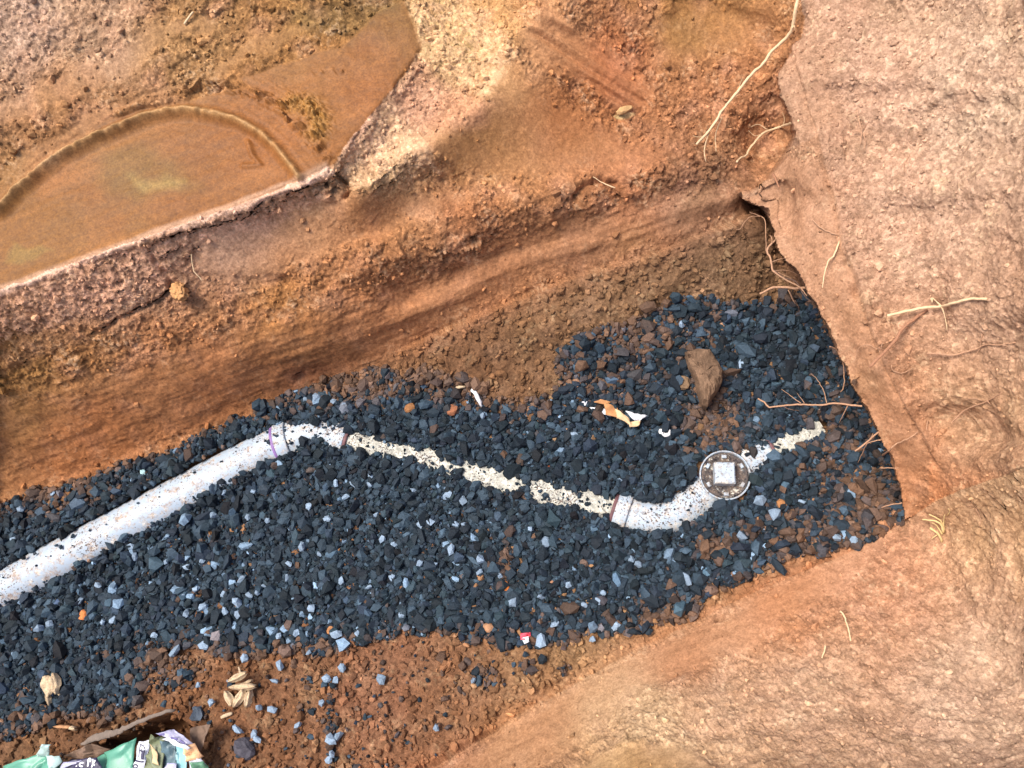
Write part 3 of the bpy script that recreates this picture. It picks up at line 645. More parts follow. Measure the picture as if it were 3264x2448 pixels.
#==OBJECTS==
# ------------------------------------------------------------------ small builders
def resample(P, R, step):
    P = np.asarray(P, float); R = np.asarray(R, float); n = len(P)
    Q = np.vstack([2*P[0]-P[1], P, 2*P[-1]-P[-2]]); out = []; ro = []
    for i in range(n-1):
        p0, p1, p2, p3 = Q[i:i+4]; k = max(2, int(np.linalg.norm(p2-p1)/step))
        for t_ in np.arange(k)/k:
            out.append(.5*((2*p1)+(p2-p0)*t_+(2*p0-5*p1+4*p2-p3)*t_**2+(3*p1-p0-3*p2+p3)*t_**3)); ro.append(R[i]*(1-t_)+R[i+1]*t_)
    out.append(P[-1]); ro.append(R[-1])
    return np.array(out), np.array(ro)
def strand_geo(P, R, flat=1.0, sides=7, step=.006, wob=0.0, up=(0, 0, 1), cup=0.0):
    P, R = resample(P, R, step); n = len(P)
    if wob: 
        P = P+wob*np.stack([perlin(P*120, k) for k in (1, 2, 3)], 1); R = R*(1+.25*perlin(P*260, 4))
    T = np.gradient(P, axis=0); T /= np.linalg.norm(T, axis=1, keepdims=True)+1e-12
    upv = np.asarray(up, float); A = np.cross(T, upv); A /= np.linalg.norm(A, axis=1, keepdims=True)+1e-9; B = np.cross(A, T)
    th = np.arange(sides)*2*np.pi/sides
    V_ = P[:, None]+A[:, None]*(np.cos(th)[None, :, None]*R[:, None, None])+B[:, None]*((np.sin(th)*flat-cup*np.cos(th)**2)[None, :, None]*R[:, None, None])
    V_ = V_.reshape(-1, 3); i = np.arange(n-1)[:, None]*sides; j = np.arange(sides)[None]; j2 = (j+1) % sides
    F_ = np.stack([i+j, i+j2, i+sides+j2, i+sides+j], -1).reshape(-1, 4)
    a = len(V_); V_ = np.vstack([V_, P[0]-T[0]*R[0]*.4, P[-1]+T[-1]*R[-1]*.4]); jj = np.arange(sides); j2 = (jj+1) % sides
    c0 = np.stack([jj*0+a, j2, jj, jj], 1); o2 = (n-1)*sides; c1 = np.stack([jj*0+a+1, o2+jj, o2+j2, o2+j2], 1)
    tri = np.vstack([c0[:, :3], c1[:, :3]])
    F_ = np.vstack([F_[:, [0, 1, 2]], F_[:, [0, 2, 3]], tri])
    return V_, F_
def strand(name, P, R, mat, parent=None, **kw):
    V_, F_ = strand_geo(P, R, **kw); o = mesh_np(name, V_, F_, mat, True)
    if parent: hang(o, parent)
    return o
def join_geo(parts):
    V_ = []; F_ = []; k = 0
    for a, b in parts: V_.append(a); F_.append(b+k); k += len(a)
    return np.vstack(V_), np.vstack(F_)
def tube_ring(axis, r, sides=28, r_in=None):
    """straight or bent pipe: list of centres and radii, open ends closed by annuli when r_in is given"""
    P = np.asarray(axis, float); n = len(P); R = np.full(n, r) if np.isscalar(r) else np.asarray(r, float)
    T = np.gradient(P, axis=0); T /= np.linalg.norm(T, axis=1, keepdims=True); A = np.cross(T, (0, 0, 1.)); A /= np.linalg.norm(A, axis=1, keepdims=True); B = np.cross(A, T)
    th = np.arange(sides)*2*np.pi/sides
    V_ = (P[:, None]+A[:, None]*(np.cos(th)[None, :, None]*R[:, None, None])+B[:, None]*(np.sin(th)[None, :, None]*R[:, None, None])).reshape(-1, 3)
    i = np.arange(n-1)[:, None]*sides; j = np.arange(sides)[None]; j2 = (j+1) % sides
    F_ = np.stack([i+j, i+sides+j, i+sides+j2, i+j2], -1).reshape(-1, 4)
    return V_, F_
def near(u, v, k=0.0):
    """point on the ground under photo pixel u,v lifted k metres"""
    p = surf(u, v); p = p.copy(); n_ = surf(u, v, N0); return p+n_*np.asarray(k)[..., None]

def simple(name, rgb, rgh=.7, var=.25, scale=60, spec=.3, bmp=.3):
    m, nt, b = newmat(name, rgh, spec); co = N_(nt, 'ShaderNodeTexCoord').outputs['Object']
    n1 = noise(nt, co, scale, 5, .65); c = lin(rgb)
    r1 = ramp(nt, n1.outputs[0], [(.3, tuple(c*(1-var))), (.7, tuple(np.clip(c*(1+var), 0, .9)))])
    nt.links.new(r1.outputs[0], b.inputs['Base Color']); bump(nt, b, n1.outputs[0], bmp, .002)
    return m
def pvc(name, dust, grit, dust_rgb=(150, 120, 95)):
    """white plastic under grit (dark specks) and dried dust with ragged edges"""
    m, nt, b = newmat(name, .45, .4); co = N_(nt, 'ShaderNodeTexCoord').outputs['Object']
    n1 = noise(nt, co, 44, 7, .8); n2 = noise(nt, co, 190, 3, .6); n3 = noise(nt, co, 60, 7, .85)
    d = ramp(nt, n1.outputs[0], [(max(0, .62-dust*.5), (0, 0, 0)), (min(1, .72-dust*.42), (1, 1, 1))])
    n4 = noise(nt, co, 9, 3, .6); ad = N_(nt, 'ShaderNodeMath', operation='MULTIPLY_ADD'); nt.links.new(n4.outputs[0], ad.inputs[0]); ad.inputs[1].default_value = .45; nt.links.new(n2.outputs[0], ad.inputs[2])
    sb_ = N_(nt, 'ShaderNodeMath', operation='SUBTRACT'); nt.links.new(ad.outputs[0], sb_.inputs[0]); sb_.inputs[1].default_value = .225
    g = ramp(nt, sb_.outputs[0], [(.66-grit*.25, (0, 0, 0)), (.69-grit*.25, (1, 1, 1))])
    dc = ramp(nt, n3.outputs[0], [(.3, tuple(lin(dust_rgb)*.3)), (.5, tuple(lin(dust_rgb))), (.62, tuple(lin((222, 216, 200))))])
    c = mix(nt, d.outputs[0], (.35, .42, .49), dc.outputs[0])
    gc = ramp(nt, n3.outputs[0], [(.4, (.05, .05, .055)), (.62, (.16, .11, .08)), (.7, (.55, .5, .45))])
    c = mix(nt, g.outputs[0], c, gc.outputs[0])
    nt.links.new(c, b.inputs['Base Color']); bump(nt, b, n3.outputs[0], .35, .002)
    rr_ = N_(nt, 'ShaderNodeMapRange'); nt.links.new(d.outputs[0], rr_.inputs[0]); rr_.inputs[3].default_value = .42; rr_.inputs[4].default_value = .95
    nt.links.new(rr_.outputs[0], b.inputs['Roughness'])
    return m
PVC_CLEAN = pvc('white_pipe_plastic', .27, .15, (160, 142, 128)); PVC_DUST = pvc('dusty_pipe_plastic', .66, .30, (172, 170, 158)); PVC_FIT = pvc('fitting_plastic', .30, .30, (176, 166, 158))
PVC_CAP = pvc('cap_plastic', .34, .0, (150, 146, 144)); CAP_DIRT = pvc('dirty_cap_plastic', .66, .85, (44, 36, 38))
PRIMER = simple('purple_primer', (128, 100, 150), .5, .25); PRIMER2 = simple('red_primer', (104, 72, 74), .6, .3)
ROOT_W = simple('pale_root', (206, 178, 140), .8, .18, 200); ROOT_T = simple('tan_root', (168, 130, 102), .85, .2, 200); ROOT_B = simple('brown_root', (150, 108, 82), .9, .25, 200); ROOT_D = simple('dark_root', (92, 72, 62), .9, .25, 200)
LEAF = simple('dry_leaf', (186, 164, 134), .75, .34, 150, .3, .8); LEAF2 = simple('tan_leaf', (170, 128, 92), .8, .3, 120)
STRAW = simple('straw', (204,178,126), .7, .15, 120)

# ------------------------------------------------------------------ buried drain line
root = empty('drain_pipe', at(2310, 1515, 0))
tag(root, 'white plastic drain line half buried in gravel, with elbows and a round inspection cap', 'pipe')
def axis_of(cr, r): return [np.array(p)-np.array([0, 0, r]) for p in cr]
def dense(P, k=10):
    Q, _ = resample(P, np.zeros(len(P)), .02); return Q
def add(name, VF, mat, parent=root, smooth=True):
    o = mesh_np(name, VF[0], VF[1], mat, smooth); hang(o, parent) if parent is root else None
    if parent is not root: o.parent = parent; o.matrix_parent_inverse = Matrix.Translation(-root.location) if False else parent.matrix_parent_inverse.copy()
    return o
def straight(cr): return np.array([cr[0]+(np.array(cr[-1])-cr[0])*t_ for t_ in np.linspace(0, 1, 40)])
def sub(name, VF, mat, parent, smooth=True):
    o = mesh_np(name, VF[0], VF[1], mat, smooth); o.parent = parent; o.matrix_parent_inverse = (Matrix.Translation(root.location) @ parent.matrix_parent_inverse).inverted(); return o
oA = add('pipe', tube_ring(straight([np.array(p) for p in axis_of([axA[0], axA[-1]], RA)]), RA), PVC_CLEAN)
oB = add('pipe', tube_ring(straight([np.array(p) for p in axis_of(axB, PIPE_R)]), PIPE_R), PVC_DUST)
tag(oB, 'dust covered pipe barely showing through the gravel')
oC = add('pipe', tube_ring(straight([np.array(p) for p in axis_of([axC[1], axC[2]], PIPE_R)]), PIPE_R), PVC_DUST)
def collar(c, d, r, w_):
    d = np.asarray(d, float); d /= np.linalg.norm(d); c = np.asarray(c, float)
    ts = np.array([-.5, -.5, -.42, .42, .5, .5])*w_; rs = [r-.006, r-.001, r, r, r-.001, r-.006]
    P = np.array([c+d*t_ for t_ in ts]); n = len(P); A = np.cross(d, (0, 0, 1.)); A /= np.linalg.norm(A); B = np.cross(A, d); th = np.arange(32)*2*np.pi/32
    V_ = np.concatenate([p+r_*(np.cos(th)[:, None]*A+np.sin(th)[:, None]*B) for p, r_ in zip(P, rs)])
    i = np.arange(n-1)[:, None]*32; j = np.arange(32)[None]; j2 = (j+1) % 32
    return V_, np.stack([i+j, i+32+j, i+32+j2, i+j2], -1).reshape(-1, 4)
for cr, nm, ends in ((axE1, 'elbow', (0, -1)), (axE2, 'elbow', (0, -1))):
    ax_ = dense(axis_of(cr, .059)); e = add(nm, tube_ring(ax_, .059), PVC_FIT)
    for k in ends:
        c = ax_[k]; dvec = (ax_[1]-ax_[0]) if k == 0 else (ax_[-1]-ax_[-2])
        s_ = sub('socket', collar(c, dvec, .0655, .034), PVC_FIT, e)
        pr = sub('primer_ring', collar(c+(-1 if k == 0 else 1)*.021*dvec/np.linalg.norm(dvec), dvec, .064, .009), PRIMER if (cr is axE1 and k == 0) else PRIMER2, e)
ca, cb = np.array(axis_of([axC[1], axC[2]], .059)); dC_ = (cb-ca)/np.linalg.norm(cb-ca)
e = add('coupling', collar(ca+dC_*.012, dC_, .0655, .075), PVC_FIT); sub('primer_ring', collar(ca+dC_*.055, dC_, .062, .008), PRIMER2, e)
# round screwed inspection cap with its square plug
cc_ = at(2312, 1514, .052)
def lathe(prof, c, sides=56):
    th = np.arange(sides)*2*np.pi/sides; V_ = np.concatenate([np.column_stack([c[0]+r*np.cos(th), c[1]+r*np.sin(th), np.full(sides, c[2]+z)]) for r, z in prof])
    n = len(prof); i = np.arange(n-1)[:, None]*sides; j = np.arange(sides)[None]; j2 = (j+1) % sides
    return V_, np.stack([i+j, i+j2, i+sides+j2, i+sides+j], -1).reshape(-1, 4)
br_ = add('access_branch', lathe([(.061, -.09), (.061, -.008), (.058, -.008), (.058, -.03)], cc_), PVC_FIT)
cap = add('inspection_cap', lathe([(.0565, -.02), (.0565, -.004), (.050, -.003), (.0475, -.007), (.030, -.008), (.0005, -.008)], cc_), CAP_DIRT)
sub('rim', lathe([(.0605, -.012), (.0625, -.006), (.0625, -.001), (.0605, .0015), (.0585, -.001), (.0575, -.008)], cc_), PVC_CLEAN, cap)
def box_geo(c, sx, sy, sz, yaw, bev=.003):
    cs, sn = math.cos(yaw), math.sin(yaw); V_ = []
    for z, k in ((-sz, 0), (sz-bev, 0), (sz, bev)):
        for a, b in ((-1, -1), (1, -1), (1, 1), (-1, 1)):
            x, y = a*(sx-k), b*(sy-k); V_.append((c[0]+x*cs-y*sn, c[1]+x*sn+y*cs, c[2]+z))
    F_ = [(i+j, i+(j+1) % 4, i+4+(j+1) % 4, i+4+j) for i in (0, 4) for j in range(4)]+[(8, 9, 10, 11)]
    return np.array(V_), np.array(F_)
sub('square_plug', box_geo(cc_+np.array([-.004, .001, .004]), .0245, .0265, .022, math.radians(-2)), PVC_CAP, cap, False)
for a in np.arange(6)*math.pi/3+.5:
    V_, F_ = box_geo(cc_+np.array([.047*math.cos(a), .047*math.sin(a), -.004]), .004, .006, .004, a, .001); sub('rib', (V_, F_), PVC_CAP, cap, False)
# a dark sliver of stone lying on the pipe
p = at(378, 1669, axA[0][2]); 

# ------------------------------------------------------------------ rock, clods, single stones
def lump(name, c, sc, yaw, rgb, amp=.22, seed=1, mat=None, fs=1.6, sub_=3, parent=None):
    import bmesh
    bm = bmesh.new(); bmesh.ops.create_icosphere(bm, subdivisions=sub_, radius=1); V_ = np.array([v_.co[:] for v_ in bm.verts]); F_ = np.array([[v_.index for v_ in f.verts] for f in bm.faces]); bm.free()
    f1, _ = facet(V_*fs+seed*7.3, seed, .9); f2 = fbm(V_*2.5+seed, seed+5, 3)
    V_ = V_*(1+amp*f1+.10*f2)[:, None]; V_ = np.sign(V_)*np.abs(V_)**.85*np.asarray(sc)
    cs, sn = math.cos(yaw), math.sin(yaw); V_ = V_ @ np.array([[cs, sn, 0], [-sn, cs, 0], [0, 0, 1]])
    col_ = lin(rgb)*np.exp(.22*perlin(V_*60+seed, seed+9)+.15*f1)[:, None]
    o = mesh_np(name, V_, F_, mat or CRUMB, sub_ > 2, {'tone': ('FLOAT_COLOR', col_)}); o.location = c
    if parent: hang(o, parent)
    return o
# the big brown rock, facets traced on its own outline
oc = np.array([(2183,1128),(2215,1116),(2262,1118),(2278,1140),(2304,1186),(2300,1215),(2288,1240),(2268,1268),(2255,1290),(2240,1285),(2232,1262),(2215,1200),(2192,1160)], float)
base_c = np.array([2242, 1195.])
zf = surf(2245, 1200)[2]
rings = [(1.0, zf-.02), (1.04, zf+.012), (1.05, zf+.03), (1.0, zf+.05), (.93, zf+.060), (.8, zf+.066), (.62, zf+.069), (.44, zf+.071), (.26, zf+.072), (.1, zf+.072), (.01, zf+.072)]
m_ = 6; occ = np.vstack([oc, oc[:1]]); od = np.concatenate([occ[i]+(occ[i+1]-occ[i])*np.linspace(0, 1, m_, endpoint=False)[:, None] for i in range(len(oc))])
V_ = []
for k, z in rings:
    e_ = base_c+(od-base_c)*k; V_.append(at(e_[:, 0], e_[:, 1], zf+.04)*np.array([1, 1, 0])+np.array([0, 0, z]))
V_ = np.vstack(V_); ns = len(od); i = np.arange(len(rings)-1)[:, None]*ns; j = np.arange(ns)[None]; j2 = (j+1) % ns
F_ = np.stack([i+j2, i+j, i+ns+j, i+ns+j2], -1).reshape(-1, 4)
top = V_[:, 2] > zf+.045
V_[:, 2] += top*(.05*((V_[:, 0]-at(2245,1200,.05)[0])*-.55+(V_[:, 1]-at(2245,1200,.05)[1])*.9)) + .006*facet(V_*38, 3, 1.0)[0]+.003*perlin(V_*120, 4)
V_[:, :2] += (.0035*np.stack([perlin(V_*50, 5), perlin(V_*50, 6)], 1))
tone_ = lin((106, 84, 66))*np.exp(.35*perlin(V_*55, 7)+.25*perlin(V_*170, 8)+.3*facet(V_*30, 12)[0])[:, None]
o = mesh_np('brown_rock', V_, F_, CRUMB, False, {'tone': ('FLOAT_COLOR', tone_)}); tag(o, 'large angular brown rock sitting on the gravel above the inspection cap', 'rock')
def lumpat(name, u, v, r, rgb, label, cat, k=.6, seed=1, sc=(1.15, .9, .75), grp=None, mat=None, s=2, amp=.2, fs=1.4):
    p = surf(u, v)+surf(u, v, N0)*r*k; o = lump(name, p, np.array(sc)*r, seed*.7, rgb, amp, seed, mat, fs, s); tag(o, label, cat, grp); return o
lumpat('brown_stone', 2178, 1222, .017, (128,104,80), 'small tan stone touching the left side of the big brown rock', 'stone', .8, 2)
lumpat('clay_clod', 574, 922, .019, (186,138,92), 'yellow brown clod of clay wedged in the crack below the bench', 'clod', .15, 3, (1.25,.9,.8), None, None, 4, .4, 3.5)
lumpat('clay_chip', 1990, 350, .012, (176,140,96), 'pale chip of clay at the foot of the bucket tooth grooves', 'clod', .4, 5, (1.8,.8,.6))
lumpat('dark_stone', 636, 2274, .017, (74,84,96), 'dark grey stone on brown clay right of the torn sack', 'stone', .6, 7, sc=(1.1,.85,.7), mat=STONE, amp=.55, fs=1.1)
lumpat('dark_stone', 798, 2388, .024, (72,70,78), 'biggest dark stone on the clay, right of the torn sack near the photo edge', 'stone', .4, 8, sc=(1.1,.85,.7), mat=STONE, amp=.55, fs=1.1)
for u, v, r, rgb, lb, sd_ in [(273,1961,.012,(196,120,70),'orange stone alone in the dark gravel below the long white pipe',11),(2490,1612,.013,(150,104,66),'rust brown stone below the inspection cap, left of pale stones',12),
        (1750,1496,.010,(150,84,60),'small reddish stone in dark gravel above the dusty pipe',13),(1310,1303,.014,(138,96,62),'round tan brown stone on the gravel above the dusty pipe',14),
        (1445,1308,.015,(140,92,66),'egg shaped red brown stone below the pale twig',15),(1612,1872,.012,(188,110,56),'bright orange clay lump in the lower gravel',16),(1605,1790,.009,(150,84,52),'thin rusty fragment above the bright orange lump',17),
        (1558,2002,.013,(160,120,90),'pale tan stone at the lower edge of the gravel, left of the red scrap',18),(1058,2010,.010,(160,112,74),'tan pebble on the gravel edge left of the red scrap',19),
        (1760,1868,.011,(150,110,84),'dull tan stone in gravel right of the orange lump',20),(1008,1384,.016,(110,76,56),'brown stone resting on the elbow with the purple ring',21),(2320,1610,.011,(120,92,72),'brown grey stone just under the inspection cap',22)]:
    lumpat('brown_stone', u, v, r, rgb, lb, 'stone', .75, sd_, (1.1,.95,.7))

# ------------------------------------------------------------------ roots and straws
def c3(s): return [((2100+float(a)*.5424), float(b)*.5424) for a, b in (q_.split(',') for q_ in s.split())]
def c6(s): return [((2100+float(a)*.5424), 800+float(b)*.5424) for a, b in (q_.split(',') for q_ in s.split())]
def cn(s): return [((2100+float(a)*.5262), 1600+float(b)*.5262) for a, b in (q_.split(',') for q_ in s.split())]
def px(s): return [(float(a), float(b)) for a, b in (q_.split(',') for q_ in s.split())]
CAMP = np.array([0, 0, CAMH])
def lifted(pts, l0, l1, mode='s'):
    """roots start in the clay and stand off it: l0, l1 metres towards the open trench at both ends"""
    n = len(pts); out = []
    for i, (u, v) in enumerate(pts):
        k = l0+(l1-l0)*i/(n-1)
        if mode == 'z': out.append(at(u, v, k))
        else:
            p = surf(u, v); d = CAMP-p; out.append(p+d/np.linalg.norm(d)*k)
    return np.array(out)
def root_thing(label, main, r0, r1, mat, l0, l1, mode='s', branches=(), cat='root', name='root', wob=.0022, kindgrp=None):
    P = lifted(main, l0, l1, mode); e = empty(name, P[0]); tag(e, label, cat, kindgrp)
    strand('main_root' if name == 'root' else 'stem', P, np.linspace(r0, r1, len(P))*.8, mat, e, wob=wob, step=.007)
    for bpts, br0, a, b in branches:
        strand('side_root' if name == 'root' else 'side_stem', lifted(bpts, a, b, mode), np.linspace(br0, br0*.5, len(bpts)), mat, e, wob=wob*.8, step=.006, sides=5)
    return e
RG = 'roots hanging from the trench walls'
root_thing('longest pale root, slanting down from the top edge over the hollow', c3('838,-60 835,0 820,60 780,165 730,220 660,290 610,370 540,435 465,540 380,640 330,720 275,790 220,852'), .0055, .0038, ROOT_W, .05, .10,
    branches=[(c3('300,760 275,850 270,900 283,945'), .0016, .09, .09), (c3('370,690 338,780 343,885'), .0014, .085, .07), (c3('780,165 800,150 806,182'), .002, .07, .05), (c3('275,800 230,808 195,806'), .0009, .09, .08), (c3('470,540 480,490 492,455'), .0009, .08, .06)], kindgrp=RG)
root_thing('second pale root below the longest one, forked, over the dark hollow', c3('815,705 740,740 650,770 580,820 540,880 490,920 462,950'), .0042, .003, ROOT_W, .0, .07, branches=[(c3('670,755 620,735 570,748'), .0011, .04, .03), (c3('640,772 600,778 560,760'), .0009, .04, .03), (c3('745,740 750,700 738,660'), .0009, .02, .0)], kindgrp=RG)
root_thing('short pale root with crossed rootlets high on the end wall', c3('1165,655 1180,720 1190,775 1185,850'), .0028, .0014, ROOT_T, .0, .02, branches=[(c3('1205,790 1216,840 1210,895'), .0016, .01, .012), (c3('1143,772 1165,770 1195,778'), .0022, .012, .01), (c3('1200,760 1240,715 1268,705'), .0009, .004, .004)], kindgrp=RG)
root_thing('fine bent rootlet right of the crossed rootlets on the end wall', c3('1472,908 1445,960 1443,985 1458,1022'), .0018, .0009, ROOT_T, .002, .008, kindgrp=RG)
root_thing('short brown stub poking out above the overhanging rim', c3('672,1022 690,1060 706,1102'), .0035, .0022, ROOT_B, .275, .285, 'z', kindgrp=RG)
root_thing('thin straight rootlet dangling in the dark cavity at the wall corner', c3('570,1232 576,1290 580,1350 585,1470'), .0017, .0012, ROOT_T, .05, .10, branches=[(c3('572,1275 520,1290 450,1325 420,1330'), .0012, .06, .03)], kindgrp=RG)
root_thing('kinked pale root bending back into a dark tangle at the rim', c3('860,1318 800,1335 720,1385 640,1460 655,1520 668,1590'), .0034, .0026, ROOT_T, .235, .255, 'z', branches=[(c3('668,1590 740,1640 830,1690 870,1740'), .0022, .255, .24), (c3('660,1545 700,1525 770,1515 850,1512'), .0015, .25, .24), (c3('680,1590 760,1590 830,1620'), .0009, .25, .22), (c3('700,1600 780,1640 800,1680'), .0009, .25, .22), (c3('660,1385 664,1410 662,1430'), .0012, .245, .25)], kindgrp=RG)
root_thing('dark crooked rootlet running from the tangle down to the rim', c6('670,110 740,160 800,178 840,235 870,280 925,305'), .0024, .0014, ROOT_D, .25, .235, 'z', branches=[(c6('800,290 822,330 822,362'), .0011, .2, .16), (c6('770,240 800,300 815,340'), .0009, .22, .17)], kindgrp=RG)
root_thing('zigzag rootlet hanging against the lower band of the end wall', c3('1062,1420 1050,1460 1030,1510 1008,1526 990,1580 980,1650 976,1690'), .0028, .0012, ROOT_W, .0, .03, kindgrp=RG)
root_thing('faint rootlet along the upper rim of the lower band', c3('895,1288 950,1340 1000,1362 1060,1385'), .0016, .0016, ROOT_T, .005, .004, kindgrp=RG)
root_thing('thick pale root lying level over the top of the gravel at the rim', c6('890,212 820,220 740,212 665,215 635,232 593,252'), .0042, .0032, ROOT_T, .235, .20, 'z', branches=[(c6('760,228 790,290 822,330 826,362'), .0013, .215, .15)], kindgrp=RG)
root_thing('whitest straight root lying across the end wall', c6('1928,282 1840,280 1800,290 1720,312 1630,325 1560,332 1480,350 1400,372 1340,385'), .0034, .0042, ROOT_W, .004, .035, branches=[(c6('1628,322 1650,360 1655,400 1670,468'), .0016, .02, .012), (c6('1632,322 1615,300 1605,275'), .0018, .02, .01), (c6('1596,275 1592,300'), .0032, .012, .014)], kindgrp=RG)
root_thing('straight brown root slanting down the end wall under the whitest one', c6('1572,345 1500,410 1440,460 1390,525 1330,590 1280,635 1230,685'), .0042, .0045, ROOT_B, .004, .06, branches=[(c6('1290,570 1302,590'), .002, .04, .04)], kindgrp=RG)
root_thing('long wavy thin root with a crossing hair on the right of the end wall', c6('2048,548 1960,560 1880,560 1830,585 1770,605 1700,614 1650,605 1575,605'), .0016, .0026, ROOT_T, .004, .014, branches=[(c6('1862,498 1845,575 1824,640'), .0012, .008, .006), (c6('1865,560 1920,540 1950,555'), .0008, .008, .006)], kindgrp=RG)
root_thing('thin pale root rising to the right, low on the end wall', c6('1992,842 1900,890 1820,925 1760,960 1705,1022'), .0014, .0022, ROOT_T, .002, .018, branches=[(c6('1900,885 1912,915'), .0016, .008, .008), (c6('1880,890 1850,870 1800,872'), .001, .006, .004)], kindgrp=RG)
root_thing('hook shaped rootlet hanging below the rim over the gravel', c6('1003,562 1040,575 1062,610 1085,660 1088,740 1088,795 1068,828'), .0016, .0016, ROOT_T, .22, .14, 'z', branches=[(c6('1062,610 1100,612 1140,605'), .001, .22, .23), (c6('1052,600 1065,570 1058,540'), .0008, .22, .23)], kindgrp=RG)
root_thing('long forked root reaching level out over the gravel from the rim', c6('1195,912 1130,905 1020,895 960,905 850,902 720,910 650,918 620,890 582,868'), .0030, .0022, ROOT_T, .22, .17, 'z', branches=[(c6('835,895 780,855 720,812'), .0011, .19, .15), (c6('985,892 968,820 930,755 895,720'), .0012, .2, .14), (c6('855,892 830,860 812,835'), .001, .19, .16), (c6('1110,908 1080,970 1060,1010'), .0013, .21, .15), (c6('720,910 770,930 830,940'), .0008, .18, .15)], kindgrp=RG)
root_thing('forked pale root under the level one, low over the gravel corner', c6('1310,1052 1265,1085 1220,1125 1155,1176'), .0024, .0024, ROOT_T, .21, .18, 'z', branches=[(c6('1332,1104 1280,1112 1225,1130'), .0019, .20, .19), (c6('1222,1130 1195,1190 1170,1245'), .0012, .19, .12), (c6('1250,1095 1258,1070'), .0011, .2, .2)], kindgrp=RG)
root_thing('thin root crossing the lower band of the end wall and out past the rim', c6('1530,1072 1470,1100 1400,1130 1355,1165 1310,1200'), .0012, .0028, ROOT_T, .01, .02, kindgrp=RG)
root_thing('short straight rootlet at the rim near the bottom corner', c6('1410,1276 1350,1275 1300,1276'), .0012, .0016, ROOT_T, .19, .17, 'z', kindgrp=RG)
root_thing('lowest short rootlet at the wall corner above the small clay step', c6('1430,1482 1380,1488 1308,1506'), .0016, .0012, ROOT_T, .16, .13, 'z', kindgrp=RG)
root_thing('thin curled rootlet looping over the lower band of the end wall', c6('1305,580 1270,570 1235,552 1180,562 1150,590 1140,640 1130,655'), .0012, .001, ROOT_T, .01, .02, branches=[(c6('1302,575 1304,548'), .0016, .012, .012)], kindgrp=RG)
root_thing('faint looped rootlet right of the slanting brown root', c6('1358,672 1375,705 1420,718 1460,705 1490,685'), .0014, .001, ROOT_T, .008, .008, kindgrp=RG)
root_thing('tiny pale stub low on the end wall near its inner corner', c6('1583,1000 1578,1025 1568,1045'), .0018, .0012, ROOT_T, .003, .012, kindgrp=RG)
root_thing('pale bent rootlet on the near wall', cn('1162,840 1150,780 1138,738 1130,700 1118,675 1096,652'), .0020, .0026, ROOT_W, .002, .03, kindgrp=RG)
root_thing('short bright rootlet left of the bent one on the near wall', cn('988,942 996,915 1006,895 1009,862'), .0016, .0024, ROOT_W, .002, .018, kindgrp=RG)
root_thing('thin rootlet hanging from the far wall below the bench lip', [(608,822),(612,850),(618,872),(634,890),(640,900)], .0018, .0015, ROOT_W, .01, .03, kindgrp=RG)
root_thing('fine pale rootlet in the slope above the far wall', [(1890,562),(1925,580),(1963,600)], .0010, .0020, ROOT_W, .005, .025, kindgrp=RG)
root_thing('hair thin rootlet on the right of the near wall corner', cn('1893,55 1905,85 1920,120 1918,160'), .0012, .0009, ROOT_T, .003, .006, kindgrp=RG)
root_thing('small stiff straw lying on the rough bank at the top', [(588,78),(600,60),(618,40)], .0036, .003, ROOT_W, .004, .01, cat='straw', name='straw')
e = root_thing('yellow tuft of dry rootlets at the corner of near and end walls', cn('1705,242 1695,215 1672,190 1632,162'), .0030, .0030, STRAW, .002, .03, branches=[(cn('1702,192 1690,155 1655,125 1594,108'), .0030, .006, .035), (cn('1700,165 1690,125 1660,102 1626,84'), .0026, .006, .035), (cn('1700,200 1665,150 1640,135'), .002, .004, .03), (cn('1706,190 1712,120 1722,85'), .0016, .004, .012), (cn('1735,90 1752,70 1745,45'), .0013, .004, .01), (cn('1680,200 1660,215 1650,225'), .0015, .01, .01)], cat='root', name='root_tuft')

# ------------------------------------------------------------------ litter on the floor
def leafpart(nm, pts, wd, lifts, mat, parent, flat=.10, cup=.42):
    wd = [x*.95 for x in wd]; wd[0] *= .45; wd[-1] *= .35
    P = np.array([near(u, v, k) for (u, v), k in zip(pts, lifts)]); strand(nm, P, wd, mat, parent, flat=flat, cup=cup, sides=10, wob=.0015, step=.006)
o = strand('straw', [near(728, 2290, .006), near(745, 2284, .008), near(762, 2277, .007)], [.004, .005, .004], LEAF, None, flat=.5); tag(o, 'short pale splinter on the clay under the leaf bundle', 'straw')
o = strand('twig', [near(1509, 1246, .012), near(1518, 1252, .016), near(1526, 1268, .018), near(1534, 1284, .016), near(1538, 1298, .01)], [.006, .006, .006, .005, .003], simple('bleached_twig', (225, 222, 222), .8, .25, 160), None, wob=.002); tag(o, 'curved bleached twig on gravel under the far wall', 'twig')
o = strand('twig', [near(1454, 1240, .01), near(1468, 1237, .014), near(1487, 1235, .012)], [.003, .0042, .003], LEAF, None, wob=.002); tag(o, 'short pale twig piece left of the curved bleached one', 'twig')
SHELL = simple('white_shell', (226, 226, 226), .5, .15, 160)
o = strand('snail_shell', [near(1, 1) for _ in ()] or [near(2128, 1366, .010), near(2133, 1378, .014), near(2130, 1388, .014), near(2118, 1390, .012), near(2106, 1384, .012), near(2106, 1372, .012)], [.0028, .004, .005, .006, .0075, .006], SHELL, None, step=.004); tag(o, 'small white curled shell on the dark gravel right of the paper strip', 'shell')

